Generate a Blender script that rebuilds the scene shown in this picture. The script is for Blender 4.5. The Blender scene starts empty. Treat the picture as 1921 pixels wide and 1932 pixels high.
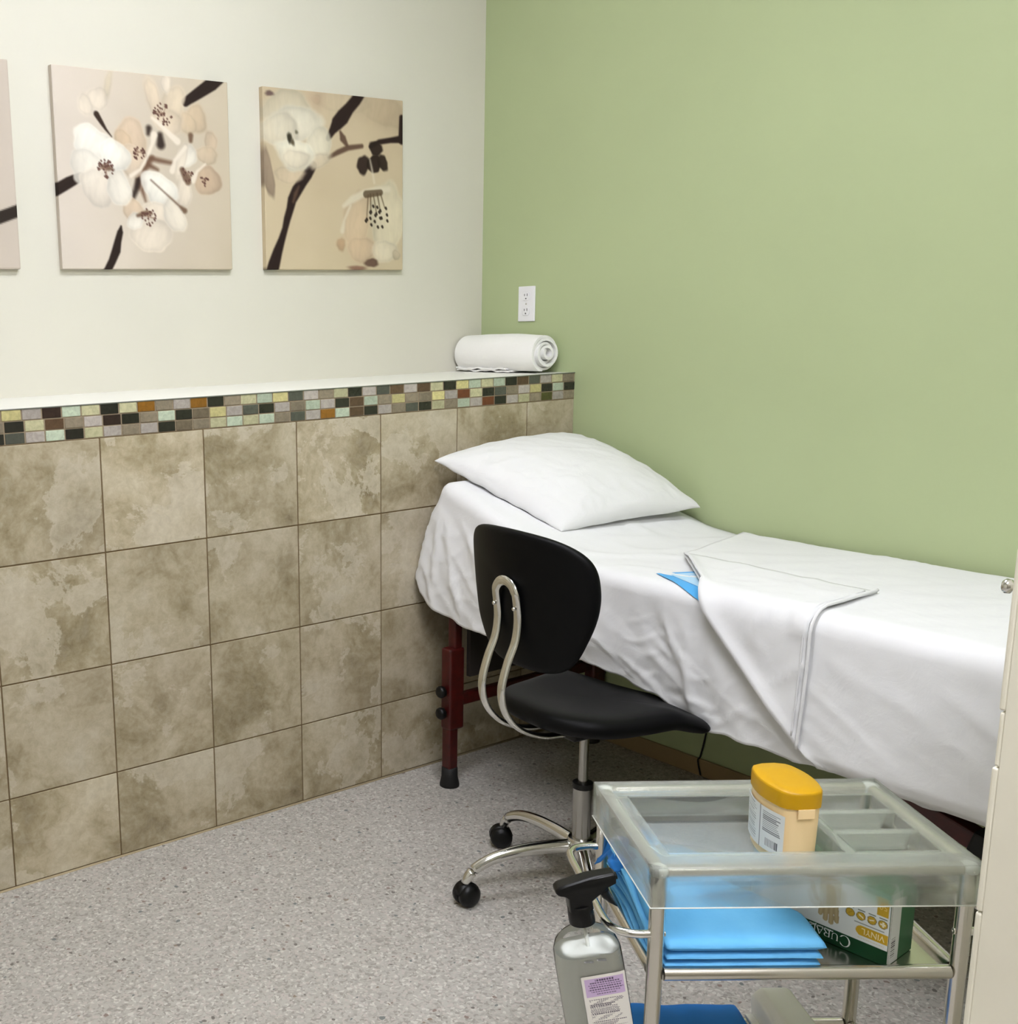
import bpy, bmesh, math, random
import numpy as np
from mathutils import Vector, Matrix
random.seed(7)
C = bpy.context.scene.collection
PI = math.pi
scene = bpy.context.scene
# ------------------------------------------------------------------ helpers
def lin(c):
    return tuple(((v/255.0)/12.92 if v/255.0 <= 0.04045 else ((v/255.0+0.055)/1.055)**2.4) for v in c)
def wloc(o):
    p = Vector((0, 0, 0))
    while o is not None:
        p += o.location; o = o.parent
    return p
def obj(name, bm, mat, parent=None, smooth=True, base=None, label=None):
    """link a bmesh built in world metres as one mesh object (kept relative to its parent)"""
    if isinstance(bm, bpy.types.Mesh):
        me = bm
    else:
        bmesh.ops.recalc_face_normals(bm, faces=bm.faces[:]) if not getattr(bm, 'keep', False) else None
        me = bpy.data.meshes.new(name); bm.to_mesh(me); bm.free()
    me.name = name
    if smooth:
        for p in me.polygons: p.use_smooth = True
    for m in (mat if isinstance(mat, (list, tuple)) else [mat]): me.materials.append(m)
    o = bpy.data.objects.new(name, me); C.objects.link(o)
    if parent is not None:
        o.parent = parent; me.transform(Matrix.Translation(-wloc(parent)))
    else:
        if base is None:
            co = np.array([v.co[:] for v in me.vertices])
            base = ((co[:, 0].min()+co[:, 0].max())/2, (co[:, 1].min()+co[:, 1].max())/2, co[:, 2].min())
        me.transform(Matrix.Translation(-Vector(base))); o.location = base
    if label: o['label'] = label
    return o
def empty(name, loc):
    o = bpy.data.objects.new(name, None); C.objects.link(o); o.location = loc; o.empty_display_size = .05
    return o
def tag(o, label, cat, group=None):
    o['label'] = label; o['category'] = cat
    if group: o['group'] = group
    return o
def thing(name, label, cat, loc, group=None): return tag(empty(name, loc), label, cat, group)
def struct(o): o['kind'] = 'structure'; return o
def bevel(o, w, seg=2, ang=35):
    m = o.modifiers.new('bevel', 'BEVEL'); m.width = w; m.segments = seg; m.limit_method = 'ANGLE'; m.angle_limit = math.radians(ang); m.harden_normals = False
    return o
def solid(o, t, off=0):
    m = o.modifiers.new('solid', 'SOLIDIFY'); m.thickness = t; m.offset = off; return o
def subsurf(o, n=1):
    m = o.modifiers.new('sub', 'SUBSURF'); m.levels = n; m.render_levels = n; return o
def autosmooth(o, ang=40):
    me = o.data
    a = math.radians(ang)
    bm = bmesh.new(); bm.from_mesh(me)
    for e in bm.edges:
        if len(e.link_faces) == 2 and e.calc_face_angle(0) > a: e.smooth = False
    bm.to_mesh(me); bm.free(); return o
class Frame:
    """local axes: a, s, z -> world"""
    def __init__(self, org, ang): self.o = Vector((org[0], org[1], org[2] if len(org) > 2 else 0)); self.c = math.cos(ang); self.n = math.sin(ang)
    def __call__(self, a, s, z=0.0): return Vector((self.o.x+a*self.c-s*self.n, self.o.y+a*self.n+s*self.c, self.o.z+z))
ID = Frame((0, 0, 0), 0)
def box(bm, a0, a1, s0, s1, z0, z1, F=ID, mi=0):
    vs = [bm.verts.new(F(a, s, z)) for a in (a0, a1) for s in (s0, s1) for z in (z0, z1)]
    for f in ((0, 1, 3, 2), (4, 6, 7, 5), (0, 4, 5, 1), (2, 3, 7, 6), (0, 2, 6, 4), (1, 5, 7, 3)):
        fc = bm.faces.new([vs[i] for i in f]); fc.material_index = mi
    return vs
def catmull(pts, n=8, closed=False):
    P = [np.array(p, float) for p in pts]; out = []
    N = len(P)
    for i in range(N if closed else N-1):
        p0 = P[(i-1) % N] if (closed or i > 0) else 2*P[0]-P[1]
        p1 = P[i]; p2 = P[(i+1) % N]
        p3 = P[(i+2) % N] if (closed or i+2 < N) else 2*P[-1]-P[-2]
        for k in range(n):
            t = k/n
            out.append(.5*((2*p1)+(-p0+p2)*t+(2*p0-5*p1+4*p2-p3)*t*t+(-p0+3*p1-3*p2+p3)*t**3))
    if not closed: out.append(P[-1])
    return out
def tube(bm, pts, r, n=12, closed=False, prof=None, up=None, cap=True, mi=0):
    """sweep a circle (or the profile prof = [(x, y)]) along pts; r a number or a list"""
    P = [Vector(p) for p in pts]; N = len(P)
    rs = r if isinstance(r, (list, tuple)) else [r]*N
    rings = []; nx = None
    for i in range(N):
        if closed: t = P[(i+1) % N]-P[(i-1) % N]
        else: t = P[min(i+1, N-1)]-P[max(i-1, 0)]
        t.normalize()
        if up is not None: nx = Vector(up)-t*Vector(up).dot(t)
        elif nx is None:
            nx = Vector((0, 0, 1)) if abs(t.z) < .9 else Vector((1, 0, 0)); nx = nx-t*nx.dot(t)
        else: nx = nx-t*nx.dot(t)
        nx.normalize(); ny = t.cross(nx)
        ring = []
        for k in range(len(prof) if prof else n):
            if prof: x, y = prof[k]; x *= rs[i]; y *= rs[i]
            else: a = 2*PI*k/n; x, y = rs[i]*math.cos(a), rs[i]*math.sin(a)
            ring.append(bm.verts.new(P[i]+nx*x+ny*y))
        rings.append(ring)
    m = len(rings[0])
    for i in range(N if closed else N-1):
        A, B = rings[i], rings[(i+1) % N]
        for k in range(m): f = bm.faces.new((A[k], A[(k+1) % m], B[(k+1) % m], B[k])); f.material_index = mi
    if cap and not closed:
        bm.faces.new(rings[0][::-1]).material_index = mi; bm.faces.new(rings[-1]).material_index = mi
def lathe(bm, prof, org, axis=(0, 0, 1), n=24, mi=0):
    ax = Vector(axis).normalized(); x = Vector((1, 0, 0)) if abs(ax.x) < .9 else Vector((0, 1, 0)); x = (x-ax*x.dot(ax)).normalized(); y = ax.cross(x)
    rings = []
    for r, h in prof:
        if r < 1e-6: rings.append([bm.verts.new(Vector(org)+ax*h)])
        else: rings.append([bm.verts.new(Vector(org)+ax*h+x*r*math.cos(2*PI*k/n)+y*r*math.sin(2*PI*k/n)) for k in range(n)])
    for A, B in zip(rings, rings[1:]):
        for k in range(n):
            a, b = A[k % len(A)], A[(k+1) % len(A)]; c, d = B[(k+1) % len(B)], B[k % len(B)]
            vs = []
            for v in (a, b, c, d):
                if v not in vs: vs.append(v)
            if len(vs) > 2: bm.faces.new(vs).material_index = mi
    for R, rev in ((rings[0], True), (rings[-1], False)):
        if len(R) > 1: bm.faces.new(R[::-1] if rev else R).material_index = mi
def loft(bm, rings, cap=True, mi=0):
    R = [[bm.verts.new(p) for p in r] for r in rings]; m = len(R[0])
    for A, B in zip(R, R[1:]):
        for k in range(m): bm.faces.new((A[k], A[(k+1) % m], B[(k+1) % m], B[k])).material_index = mi
    if cap: bm.faces.new(R[0][::-1]).material_index = mi; bm.faces.new(R[-1]).material_index = mi
def grid(bm, fn, nu, nv, mi=0, flip=False):
    V = [[bm.verts.new(fn(i/nu, j/nv)) for j in range(nv+1)] for i in range(nu+1)]
    for i in range(nu):
        for j in range(nv):
            q = (V[i][j], V[i+1][j], V[i+1][j+1], V[i][j+1])
            f = bm.faces.new(q[::-1] if flip else q); f.material_index = mi; f.smooth = True
    return V
def roundrect(w, d, r, n=5):
    out = []
    for cx, cy, a0 in ((w/2-r, d/2-r, 0), (-w/2+r, d/2-r, 90), (-w/2+r, -d/2+r, 180), (w/2-r, -d/2+r, 270)):
        for k in range(n+1):
            a = math.radians(a0+90*k/n); out.append((cx+r*math.cos(a), cy+r*math.sin(a)))
    return out
# smooth noise in numpy
_rs = np.random.RandomState(3); _perm = _rs.permutation(512); _grad = _rs.normal(size=(512, 2)); _grad /= np.linalg.norm(_grad, axis=1)[:, None]
def pn(x, y):
    x = np.asarray(x, float); y = np.asarray(y, float)
    xi = np.floor(x).astype(int); yi = np.floor(y).astype(int); fx = x-xi; fy = y-yi
    def g(a, b, dx, dy):
        h = _perm[(_perm[a & 511]+b) & 511]; return _grad[h, 0]*dx+_grad[h, 1]*dy
    u = fx**3*(fx*(6*fx-15)+10); v = fy**3*(fy*(6*fy-15)+10)
    n0 = g(xi, yi, fx, fy)*(1-u)+g(xi+1, yi, fx-1, fy)*u
    n1 = g(xi, yi+1, fx, fy-1)*(1-u)+g(xi+1, yi+1, fx-1, fy-1)*u
    return (n0*(1-v)+n1*v)*1.4
def fbm(x, y, o=4):
    s = 0; a = 1; t = 0
    for k in range(o): s = s+a*pn(np.asarray(x)*2**k+17*k, np.asarray(y)*2**k-9*k); t += a; a *= .5
    return s/t
def sstep(a, b, x):
    t = np.clip((np.asarray(x, float)-a)/(b-a), 0, 1); return t*t*(3-2*t)
# ------------------------------------------------------------------ materials
def mat(name, col=(200, 200, 200), rough=.5, metal=0.0, spec=.5, **k):
    m = bpy.data.materials.new(name); m.use_nodes = True; N = m.node_tree.nodes; p = N['Principled BSDF']
    p.inputs['Base Color'].default_value = (*lin(col), 1); p.inputs['Roughness'].default_value = rough
    p.inputs['Metallic'].default_value = metal; p.inputs['Specular IOR Level'].default_value = spec
    for a, v in k.items(): p.inputs[a.replace('_', ' ')].default_value = v
    return m
def nd(m, t, **k):
    n = m.node_tree.nodes.new(t)
    for a, v in k.items():
        if a.startswith('i_'): n.inputs[a[2:].replace('_', ' ')].default_value = v
        else: setattr(n, a, v)
    return n
def lk(m, a, b): m.node_tree.links.new(a, b)
def P(m): return m.node_tree.nodes['Principled BSDF']
def ramp(m, fac, stops, interp='LINEAR'):
    r = nd(m, 'ShaderNodeValToRGB'); cr = r.color_ramp; cr.interpolation = interp
    while len(cr.elements) < len(stops): cr.elements.new(.5)
    for e, (p, c) in zip(cr.elements, stops): e.position = p; e.color = (*lin(c), 1) if len(c) == 3 else c
    lk(m, fac, r.inputs['Fac']); return r.outputs['Color']
def coords(m, kind='Object'): return nd(m, 'ShaderNodeTexCoord').outputs[kind]
def geopos(m): return nd(m, 'ShaderNodeNewGeometry').outputs['Position']
def noise(m, vec, scale, detail=3, rough=.5, dist=0.0):
    n = nd(m, 'ShaderNodeTexNoise'); n.inputs['Scale'].default_value = scale; n.inputs['Detail'].default_value = detail
    n.inputs['Roughness'].default_value = rough; n.inputs['Distortion'].default_value = dist
    lk(m, vec, n.inputs['Vector']); return n.outputs['Fac']
def bump(m, h, strength=.2, dist=.002):
    b = nd(m, 'ShaderNodeBump'); b.inputs['Strength'].default_value = strength; b.inputs['Distance'].default_value = dist
    lk(m, h, b.inputs['Height']); lk(m, b.outputs['Normal'], P(m).inputs['Normal'])
def mix(m, fac, a, b, mode='MIX'):
    n = nd(m, 'ShaderNodeMix', data_type='RGBA', blend_type=mode)
    for s, v in ((n.inputs['Factor'], fac), (n.inputs['A'], a), (n.inputs['B'], b)):
        if isinstance(v, (int, float)): s.default_value = v
        elif isinstance(v, tuple): s.default_value = (*v, 1) if len(v) == 3 else v
        else: lk(m, v, s)
    return n.outputs['Result']
def paint(name, col, rough=.55):
    m = mat(name, col, rough, spec=.3); g = geopos(m)
    n = noise(m, g, 2.2, 3); lk(m, mix(m, n, lin([c*.975 for c in col]), lin([min(255, c*1.02) for c in col])), P(m).inputs['Base Color'])
    bump(m, noise(m, g, 240, 2), .06, .001); return m
M = {}
M['cream'] = paint('cream_paint', (214, 211, 197)); M['green'] = paint('green_paint', (176, 188, 145))
M['taupe'] = paint('taupe_paint', (150, 144, 130)); M['ceiling'] = paint('ceiling_paint', (232, 231, 225)); M['ledge'] = paint('ledge_paint', (236, 235, 228), .4)
# floor: flecked sheet vinyl
m = M['floor'] = mat('flecked_vinyl', (165, 162, 157), .42, spec=.35); g = geopos(m)
mp = nd(m, 'ShaderNodeMapping'); mp.inputs['Scale'].default_value = (1, 1, 1); lk(m, g, mp.inputs['Vector'])
dn = nd(m, 'ShaderNodeTexNoise'); dn.inputs['Scale'].default_value = 60; lk(m, mp.outputs['Vector'], dn.inputs['Vector'])
va = nd(m, 'ShaderNodeVectorMath', operation='MULTIPLY_ADD'); lk(m, dn.outputs['Color'], va.inputs[0]); va.inputs[1].default_value = (.016, .016, 0); lk(m, mp.outputs['Vector'], va.inputs[2])
v1 = nd(m, 'ShaderNodeTexVoronoi'); v1.inputs['Scale'].default_value = 175; lk(m, va.outputs['Vector'], v1.inputs['Vector'])
sp = nd(m, 'ShaderNodeSeparateColor'); lk(m, v1.outputs['Color'], sp.inputs['Color'])
c1 = ramp(m, sp.outputs['Red'], [(0, (132, 125, 118)), (.13, (158, 152, 145)), (.32, (176, 172, 165)), (.58, (184, 182, 174)), (.76, (194, 184, 178)), (.9, (216, 214, 206))], 'CONSTANT')
v2 = nd(m, 'ShaderNodeTexVoronoi'); v2.inputs['Scale'].default_value = 52; lk(m, va.outputs['Vector'], v2.inputs['Vector'])
sp2 = nd(m, 'ShaderNodeSeparateColor'); lk(m, v2.outputs['Color'], sp2.inputs['Color'])
sz = nd(m, 'ShaderNodeMath', operation='MULTIPLY'); lk(m, sp2.outputs['Green'], sz.inputs[0]); sz.inputs[1].default_value = .30
lt = nd(m, 'ShaderNodeMath', operation='LESS_THAN'); lk(m, v2.outputs['Distance'], lt.inputs[0]); lk(m, sz.outputs[0], lt.inputs[1])
gt = nd(m, 'ShaderNodeMath', operation='GREATER_THAN'); lk(m, sp2.outputs['Blue'], gt.inputs[0]); gt.inputs[1].default_value = .60
ml = nd(m, 'ShaderNodeMath', operation='MULTIPLY'); lk(m, lt.outputs[0], ml.inputs[0]); lk(m, gt.outputs[0], ml.inputs[1])
chip = ramp(m, sp2.outputs['Red'], [(0, (116, 110, 104)), (.3, (138, 122, 114)), (.6, (118, 122, 120)), (.85, (140, 126, 112))], 'CONSTANT')
big = noise(m, g, 1.6, 2)
c1 = mix(m, big, mix(m, .48, c1, lin((188, 183, 177)), 'MIX'), mix(m, .34, c1, lin((174, 171, 162)), 'MIX'))
lk(m, mix(m, ml.outputs[0], c1, chip), P(m).inputs['Base Color']); bump(m, noise(m, g, 90, 3), .05, .001)
# stone tile, one random shift per tile (attribute tint)
m = M['tile'] = mat('stone_tile', (160, 148, 120), .38, spec=.4)
at = nd(m, 'ShaderNodeAttribute', attribute_name='tint'); g = geopos(m)
vm = nd(m, 'ShaderNodeVectorMath', operation='MULTIPLY_ADD'); lk(m, at.outputs['Color'], vm.inputs[0]); vm.inputs[1].default_value = (37, 23, 51); lk(m, g, vm.inputs[2])
tv = vm.outputs['Vector']
n1 = noise(m, tv, 5.5, 6, .62, .5)
c = ramp(m, n1, [(.27, (112, 97, 67)), (.40, (152, 138, 105)), (.52, (186, 173, 144)), (.64, (205, 194, 168)), (.8, (214, 206, 186))])
n2 = noise(m, tv, 3.2, 7, .66, .25)
st = nd(m, 'ShaderNodeMapRange'); st.inputs['From Min'].default_value = .535; st.inputs['From Max'].default_value = .55; lk(m, n2, st.inputs['Value'])
sf = nd(m, 'ShaderNodeMapRange'); sf.inputs['From Min'].default_value = .5; sf.inputs['From Max'].default_value = .75; sf.inputs['To Min'].default_value = .8; sf.inputs['To Max'].default_value = 0.0; lk(m, n2, sf.inputs['Value'])
mm = nd(m, 'ShaderNodeMath', operation='MULTIPLY'); lk(m, st.outputs[0], mm.inputs[0]); lk(m, sf.outputs[0], mm.inputs[1])
c = mix(m, mm.outputs[0], c, lin((214, 205, 184)))
sc2 = noise(m, tv, 42, 3, .72, .5); c = mix(m, .27, c, ramp(m, sc2, [(.3, (132, 118, 90)), (.5, (184, 172, 146)), (.7, (216, 208, 188))]))
n3 = noise(m, tv, 2.1, 2); c = mix(m, ramp(m, n3, [(.42, (0, 0, 0)), (.72, (110, 110, 110))]), c, lin((172, 160, 148)))
sa = nd(m, 'ShaderNodeSeparateColor'); lk(m, at.outputs['Color'], sa.inputs['Color'])
mr = nd(m, 'ShaderNodeMapRange'); mr.inputs['To Min'].default_value = .88; mr.inputs['To Max'].default_value = 1.05; lk(m, sa.outputs['Green'], mr.inputs['Value'])
cm = nd(m, 'ShaderNodeCombineColor')
for s in ('Red', 'Green', 'Blue'): lk(m, mr.outputs[0], cm.inputs[s])
lk(m, mix(m, 1.0, c, cm.outputs['Color'], 'MULTIPLY'), P(m).inputs['Base Color']); bump(m, n1, .12, .002)
M['caulk'] = mat('tan_caulk', (172, 156, 124), .6); M['mosaic_grout'] = mat('taupe_grout', (142, 126, 102), .8); M['grout'] = mat('brown_grout', (112, 92, 62), .8)
m = M['mosaic'] = mat('mosaic_glass', (150, 150, 140), .16, spec=.55)
at = nd(m, 'ShaderNodeAttribute', attribute_name='tint'); g = geopos(m)
lk(m, mix(m, ramp(m, noise(m, g, 70, 4, .6, 1.0), [(.35, (226, 226, 226)), (.65, (255, 255, 255))]), (0.0, 0.0, 0.0), at.outputs['Color'], 'MIX'), P(m).inputs['Base Color'])
M['strip'] = mat('metal_edge_strip', (150, 152, 148), .35, .8)
M['base'] = paint('tan_base', (150, 128, 92), .5)
def cloth(name, col, sc=900, rough=.85, wr=.25):
    m = mat(name, col, rough, spec=.15); g = coords(m)
    w = noise(m, g, sc, 2); f = noise(m, g, 14, 4, .55, .6)
    ad = nd(m, 'ShaderNodeMath', operation='MULTIPLY_ADD'); lk(m, w, ad.inputs[0]); ad.inputs[1].default_value = .08; lk(m, f, ad.inputs[2])
    bump(m, ad.outputs[0], wr, .012); P(m).inputs['Sheen Weight'].default_value = .15
    return m
M['sheet'] = cloth('white_cotton', (228, 228, 229), wr=.16); M['pillow'] = cloth('pillow_cotton', (229, 229, 229), wr=.3); M['towel'] = cloth('terry_towel', (242, 241, 238), 500, .95, .35)
m = M['gown'] = mat('blue_gown_fabric', (92, 168, 222), .6, spec=.25); g = coords(m)
lk(m, ramp(m, noise(m, g, 9, 4), [(.3, (96, 176, 232)), (.7, (116, 192, 240))]), P(m).inputs['Base Color']); bump(m, noise(m, g, 30, 5, .6, .8), .3, .004)
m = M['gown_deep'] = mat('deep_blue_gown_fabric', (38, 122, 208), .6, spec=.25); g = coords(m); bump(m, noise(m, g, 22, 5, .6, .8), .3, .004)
m = M['leather'] = mat('black_leather', (3, 3, 4), .5, spec=.16); bump(m, noise(m, coords(m), 420, 3), .05, .001)
m = M['blackplastic'] = mat('black_plastic', (8, 8, 8), .38, spec=.3); bump(m, noise(m, coords(m), 500, 2), .03, .001)
def metal(name, col, rough):
    m = mat(name, col, rough, 1.0); n = noise(m, coords(m), 60, 3)
    mr = nd(m, 'ShaderNodeMapRange'); mr.inputs['To Min'].default_value = rough*.96; mr.inputs['To Max'].default_value = rough*1.05; lk(m, n, mr.inputs['Value']); lk(m, mr.outputs[0], P(m).inputs['Roughness']); return m
M['chrome'] = metal('chrome', (222, 221, 217), .12); M['satin'] = metal('satin_steel', (212, 208, 200), .23); M['gas'] = metal('gas_column_steel', (170, 168, 164), .22)
m = M['red'] = mat('dark_red_enamel', (70, 8, 8), .4); lk(m, ramp(m, noise(m, coords(m), 40, 3), [(.3, (54, 5, 4)), (.7, (72, 9, 7))]), P(m).inputs['Base Color'])
M['rubber'] = mat('black_rubber', (16, 15, 15), .7)
M['board'] = mat('dark_board', (34, 26, 22), .7)
# frosted tray plastic: mostly rough refraction with a milky share
m = M['frost'] = mat('frosted_plastic', (251, 253, 250), .24, spec=.4, Transmission_Weight=1.0, IOR=1.12)
N = m.node_tree.nodes; out = N['Material Output']; tr = nd(m, 'ShaderNodeBsdfTranslucent'); tr.inputs['Color'].default_value = (*lin((246, 249, 243)), 1)
df = nd(m, 'ShaderNodeBsdfDiffuse'); df.inputs['Color'].default_value = (*lin((246, 249, 243)), 1)
ms0 = nd(m, 'ShaderNodeMixShader'); ms0.inputs[0].default_value = .5; lk(m, tr.outputs[0], ms0.inputs[1]); lk(m, df.outputs[0], ms0.inputs[2])
tp = nd(m, 'ShaderNodeBsdfTransparent'); tp.inputs['Color'].default_value = (.97, .98, .97, 1); mt = nd(m, 'ShaderNodeMixShader'); mt.inputs[0].default_value = .45; lk(m, P(m).outputs[0], mt.inputs[1]); lk(m, tp.outputs[0], mt.inputs[2])
ms = nd(m, 'ShaderNodeMixShader'); ms.inputs[0].default_value = .15; lk(m, mt.outputs[0], ms.inputs[1]); lk(m, ms0.outputs[0], ms.inputs[2]); lk(m, ms.outputs[0], out.inputs['Surface'])
m = M['cap'] = mat('milky_cap_plastic', (232, 234, 228), .3, spec=.4)
m = M['clear'] = mat('clear_bottle_plastic', (246, 248, 246), .04, Transmission_Weight=1.0, IOR=1.15)
m = M['liquid'] = mat('clear_liquid', (236, 240, 236), .02, Transmission_Weight=1.0, IOR=1.2)
m = M['lid'] = mat('yellow_lid_plastic', (198, 150, 2), .38, spec=.4); bump(m, noise(m, coords(m), 300, 2), .02, .001)
m = M['canister'] = mat('peach_canister_plastic', (250, 220, 168), .42, spec=.35, Subsurface_Weight=.0); P(m).inputs['Subsurface Radius'].default_value = (.02, .015, .008); bump(m, noise(m, coords(m), 90, 2), .02, .001)
m = M['white_plastic'] = mat('white_plastic', (242, 242, 234), .35, spec=.4); bump(m, noise(m, coords(m), 200, 2), .015, .001)
m = M['outlet'] = mat('outlet_white', (236, 235, 238), .35, spec=.4); bump(m, noise(m, coords(m), 300, 2), .01, .001)
m = M['cabinet'] = mat('beige_cabinet_enamel', (234, 229, 212), .5, spec=.35); lk(m, ramp(m, noise(m, geopos(m), 5, 3), [(.3, (231, 226, 209)), (.7, (237, 232, 215))]), P(m).inputs['Base Color']); bump(m, noise(m, geopos(m), 300, 2), .04, .001)
M['ink'] = mat('dark_ink', (40, 40, 44), .6)
m = M['print'] = mat('printed_surface', (255, 255, 255), .45, spec=.3)
at = nd(m, 'ShaderNodeAttribute', attribute_name='tint'); lk(m, at.outputs['Color'], P(m).inputs['Base Color'])
m = M['canvas'] = mat('printed_canvas', (255, 255, 255), .75, spec=.15)
at = nd(m, 'ShaderNodeAttribute', attribute_name='tint'); lk(m, at.outputs['Color'], P(m).inputs['Base Color']); bump(m, noise(m, coords(m), 900, 2), .08, .001)
M['pad'] = cloth('pale_pad', (176, 212, 234)); M['padblue'] = cloth('blue_pad_edge', (84, 168, 226))
for nm_ in ('lamp', 'lamp_near'):
    m = M[nm_] = bpy.data.materials.new(nm_+'_diffuser'); m.use_nodes = True
def colored(me, cols, name='tint'):
    """per-vertex colours (sRGB 0-255 array)"""
    a = me.color_attributes.new(name, 'FLOAT_COLOR', 'POINT')
    c = np.asarray(cols, float)/255.0
    l = np.where(c <= .04045, c/12.92, ((c+.055)/1.055)**2.4)
    rgba = np.ones((len(l), 4)); rgba[:, :3] = l; a.data.foreach_set('color', rgba.ravel())
def patch(name, fn, nu, nv, colfn, material, parent, lab=None):
    """a printed surface: grid fn(u, v) with colours colfn(U, V)"""
    u, v = np.meshgrid(np.linspace(0, 1, nu+1), np.linspace(0, 1, nv+1), indexing='ij')
    V = [tuple(fn(a, b)) for a, b in zip(u.ravel(), v.ravel())]
    F = [(i*(nv+1)+j, (i+1)*(nv+1)+j, (i+1)*(nv+1)+j+1, i*(nv+1)+j+1) for i in range(nu) for j in range(nv)]
    me = bpy.data.meshes.new(name); me.from_pydata(V, [], F); me.update()
    colored(me, colfn(u.ravel(), v.ravel()).reshape(-1, 3))
    return obj(name, me, material, parent, label=lab)
def text_mesh(s, size, place, thick=.0003, xs=1.0):
    """lettering as a mesh; place(x, y, h) maps letter plane to the world"""
    cu = bpy.data.curves.new('lettering', 'FONT'); cu.body = s; cu.size = size; cu.resolution_u = 4; cu.extrude = thick
    o = bpy.data.objects.new('lettering', cu); C.objects.link(o); bpy.context.view_layer.update()
    me = bpy.data.meshes.new_from_object(o.evaluated_get(bpy.context.evaluated_depsgraph_get())); bpy.data.objects.remove(o); bpy.data.curves.remove(cu)
    for v in me.vertices: v.co = place(v.co.x*xs, v.co.y, v.co.z)
    me.materials.clear(); return me
# ------------------------------------------------------------------ the room
XR, YB, XL, YF, ZC, ZT = 2.0825, .4558, -2.3, -3.6, 3.0, 1.2637
def slab(name, dims, m, **k):
    bm = bmesh.new(); box(bm, *dims); return struct(obj(name, bm, m, smooth=False, **k))
slab('floor', (XL-.1, XR+.1, YF-.1, YB+.1, -.1, 0), M['floor'])
slab('ceiling', (XL-.1, XR+.1, YF-.1, YB+.1, ZC, ZC+.1), M['ceiling'])
slab('wall_back', (XL, XR, YB, YB+.1, 0, ZC), M['cream'])
slab('wall_right', (XR, XR+.1, YF-.1, YB+.1, 0, ZC), M['green'])
slab('wall_front', (XL, XR, YF-.1, YF, 0, ZC), M['taupe'])
slab('wall_side', (XL-.1, XL, YF-.1, YB+.1, 0, ZC), M['cream'])
# tiled half wall with a painted ledge
wl = slab('wall_left', (XL, XR, .006, YB, 0, ZT), M['ledge'])
rows = [.004, .2515, .5615, .8715, 1.1765]
bm = bmesh.new(); box(bm, XL, XR, .0022, .006, 0, rows[4]); g_ = obj('grout_bed', bm, M['grout'], wl, smooth=False)
bm = bmesh.new(); box(bm, XL, XR, .0016, .006, rows[4], ZT-.001); obj('mosaic_grout', bm, M['mosaic_grout'], wl, smooth=False)
cols = []
bm = bmesh.new(); G = .0019; k = -8
for i in range(-8, 8):
    x0, x1 = i*.31, min((i+1)*.31, XR)
    if x1 <= XL or x0 >= XR: continue
    x0 = max(x0, XL)
    for j in range(4):
        box(bm, x0+G, x1-G, 0, .0055, rows[j]+G, rows[j+1]-G)
        t = [random.random()*255 for _ in range(3)]; cols += [t]*8
o = obj('stone_tiles', bm, M['tile'], wl, smooth=False); colored(o.data, cols); bevel(o, .0012, 2)
PAL = dict(K=(44, 43, 36), L=(194, 190, 152), A=(190, 202, 178), T=(144, 132, 112), P=(182, 173, 164), Y=(212, 202, 142), B=(98, 76, 56), O=(150, 102, 36), S=(86, 88, 78), M=(112, 100, 82), R=(118, 66, 40), G=(84, 84, 44), D=(58, 44, 38))
SEQ = ['LMYPDALKLOTPOKTLAYSPTLKPSBPBLKYALAKBSPLT', 'TKLBTPDKTAKMYPSKPTAPKBATYTTYPRLKSTPYKAK', 'SPAKLPTPKMTLALATSPOABKPTSKLTAPRKPLTGPT']
bm = bmesh.new(); cols = []; PT = .0534
for r in range(3):
    z1 = ZT-.0015-r*.0289; z0 = z1-.0262
    n = len(SEQ[r]); xe = XR-(.0 if r != 0 else .006)
    i = 0
    while True:
        x1 = xe-i*PT; x0 = x1-PT+.0034
        if x1 < XL+.01: break
        ch = SEQ[r][n-1-i] if i < n else random.choice('KLATPYBSMTPLA')
        box(bm, max(x0, XL), x1, -.0006+random.uniform(0, .0012), .0055, z0, z1)
        c = np.array(PAL[ch])*random.uniform(.92, 1.06); cols += [tuple(c)]*8; i += 1
o = obj('mosaic_band', bm, M['mosaic'], wl, smooth=False); colored(o.data, np.clip(cols, 0, 255)); bevel(o, .0014, 2)
bm = bmesh.new(); box(bm, XL, XR, -.0012, .008, ZT-.0014, ZT+.0012); o = struct(obj('trim_1', bm, M['strip'], smooth=False))
bm = bmesh.new(); tube(bm, [(XL, .0, .0), (XR, .0, .0)], .0042, 8); struct(obj('trim_2', bm, M['caulk']))
bm = bmesh.new(); box(bm, XR-.009, XR, YF, -.002, 0, .058); o = bevel(struct(obj('baseboard_right', bm, M['base'], smooth=False)), .003)
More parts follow.
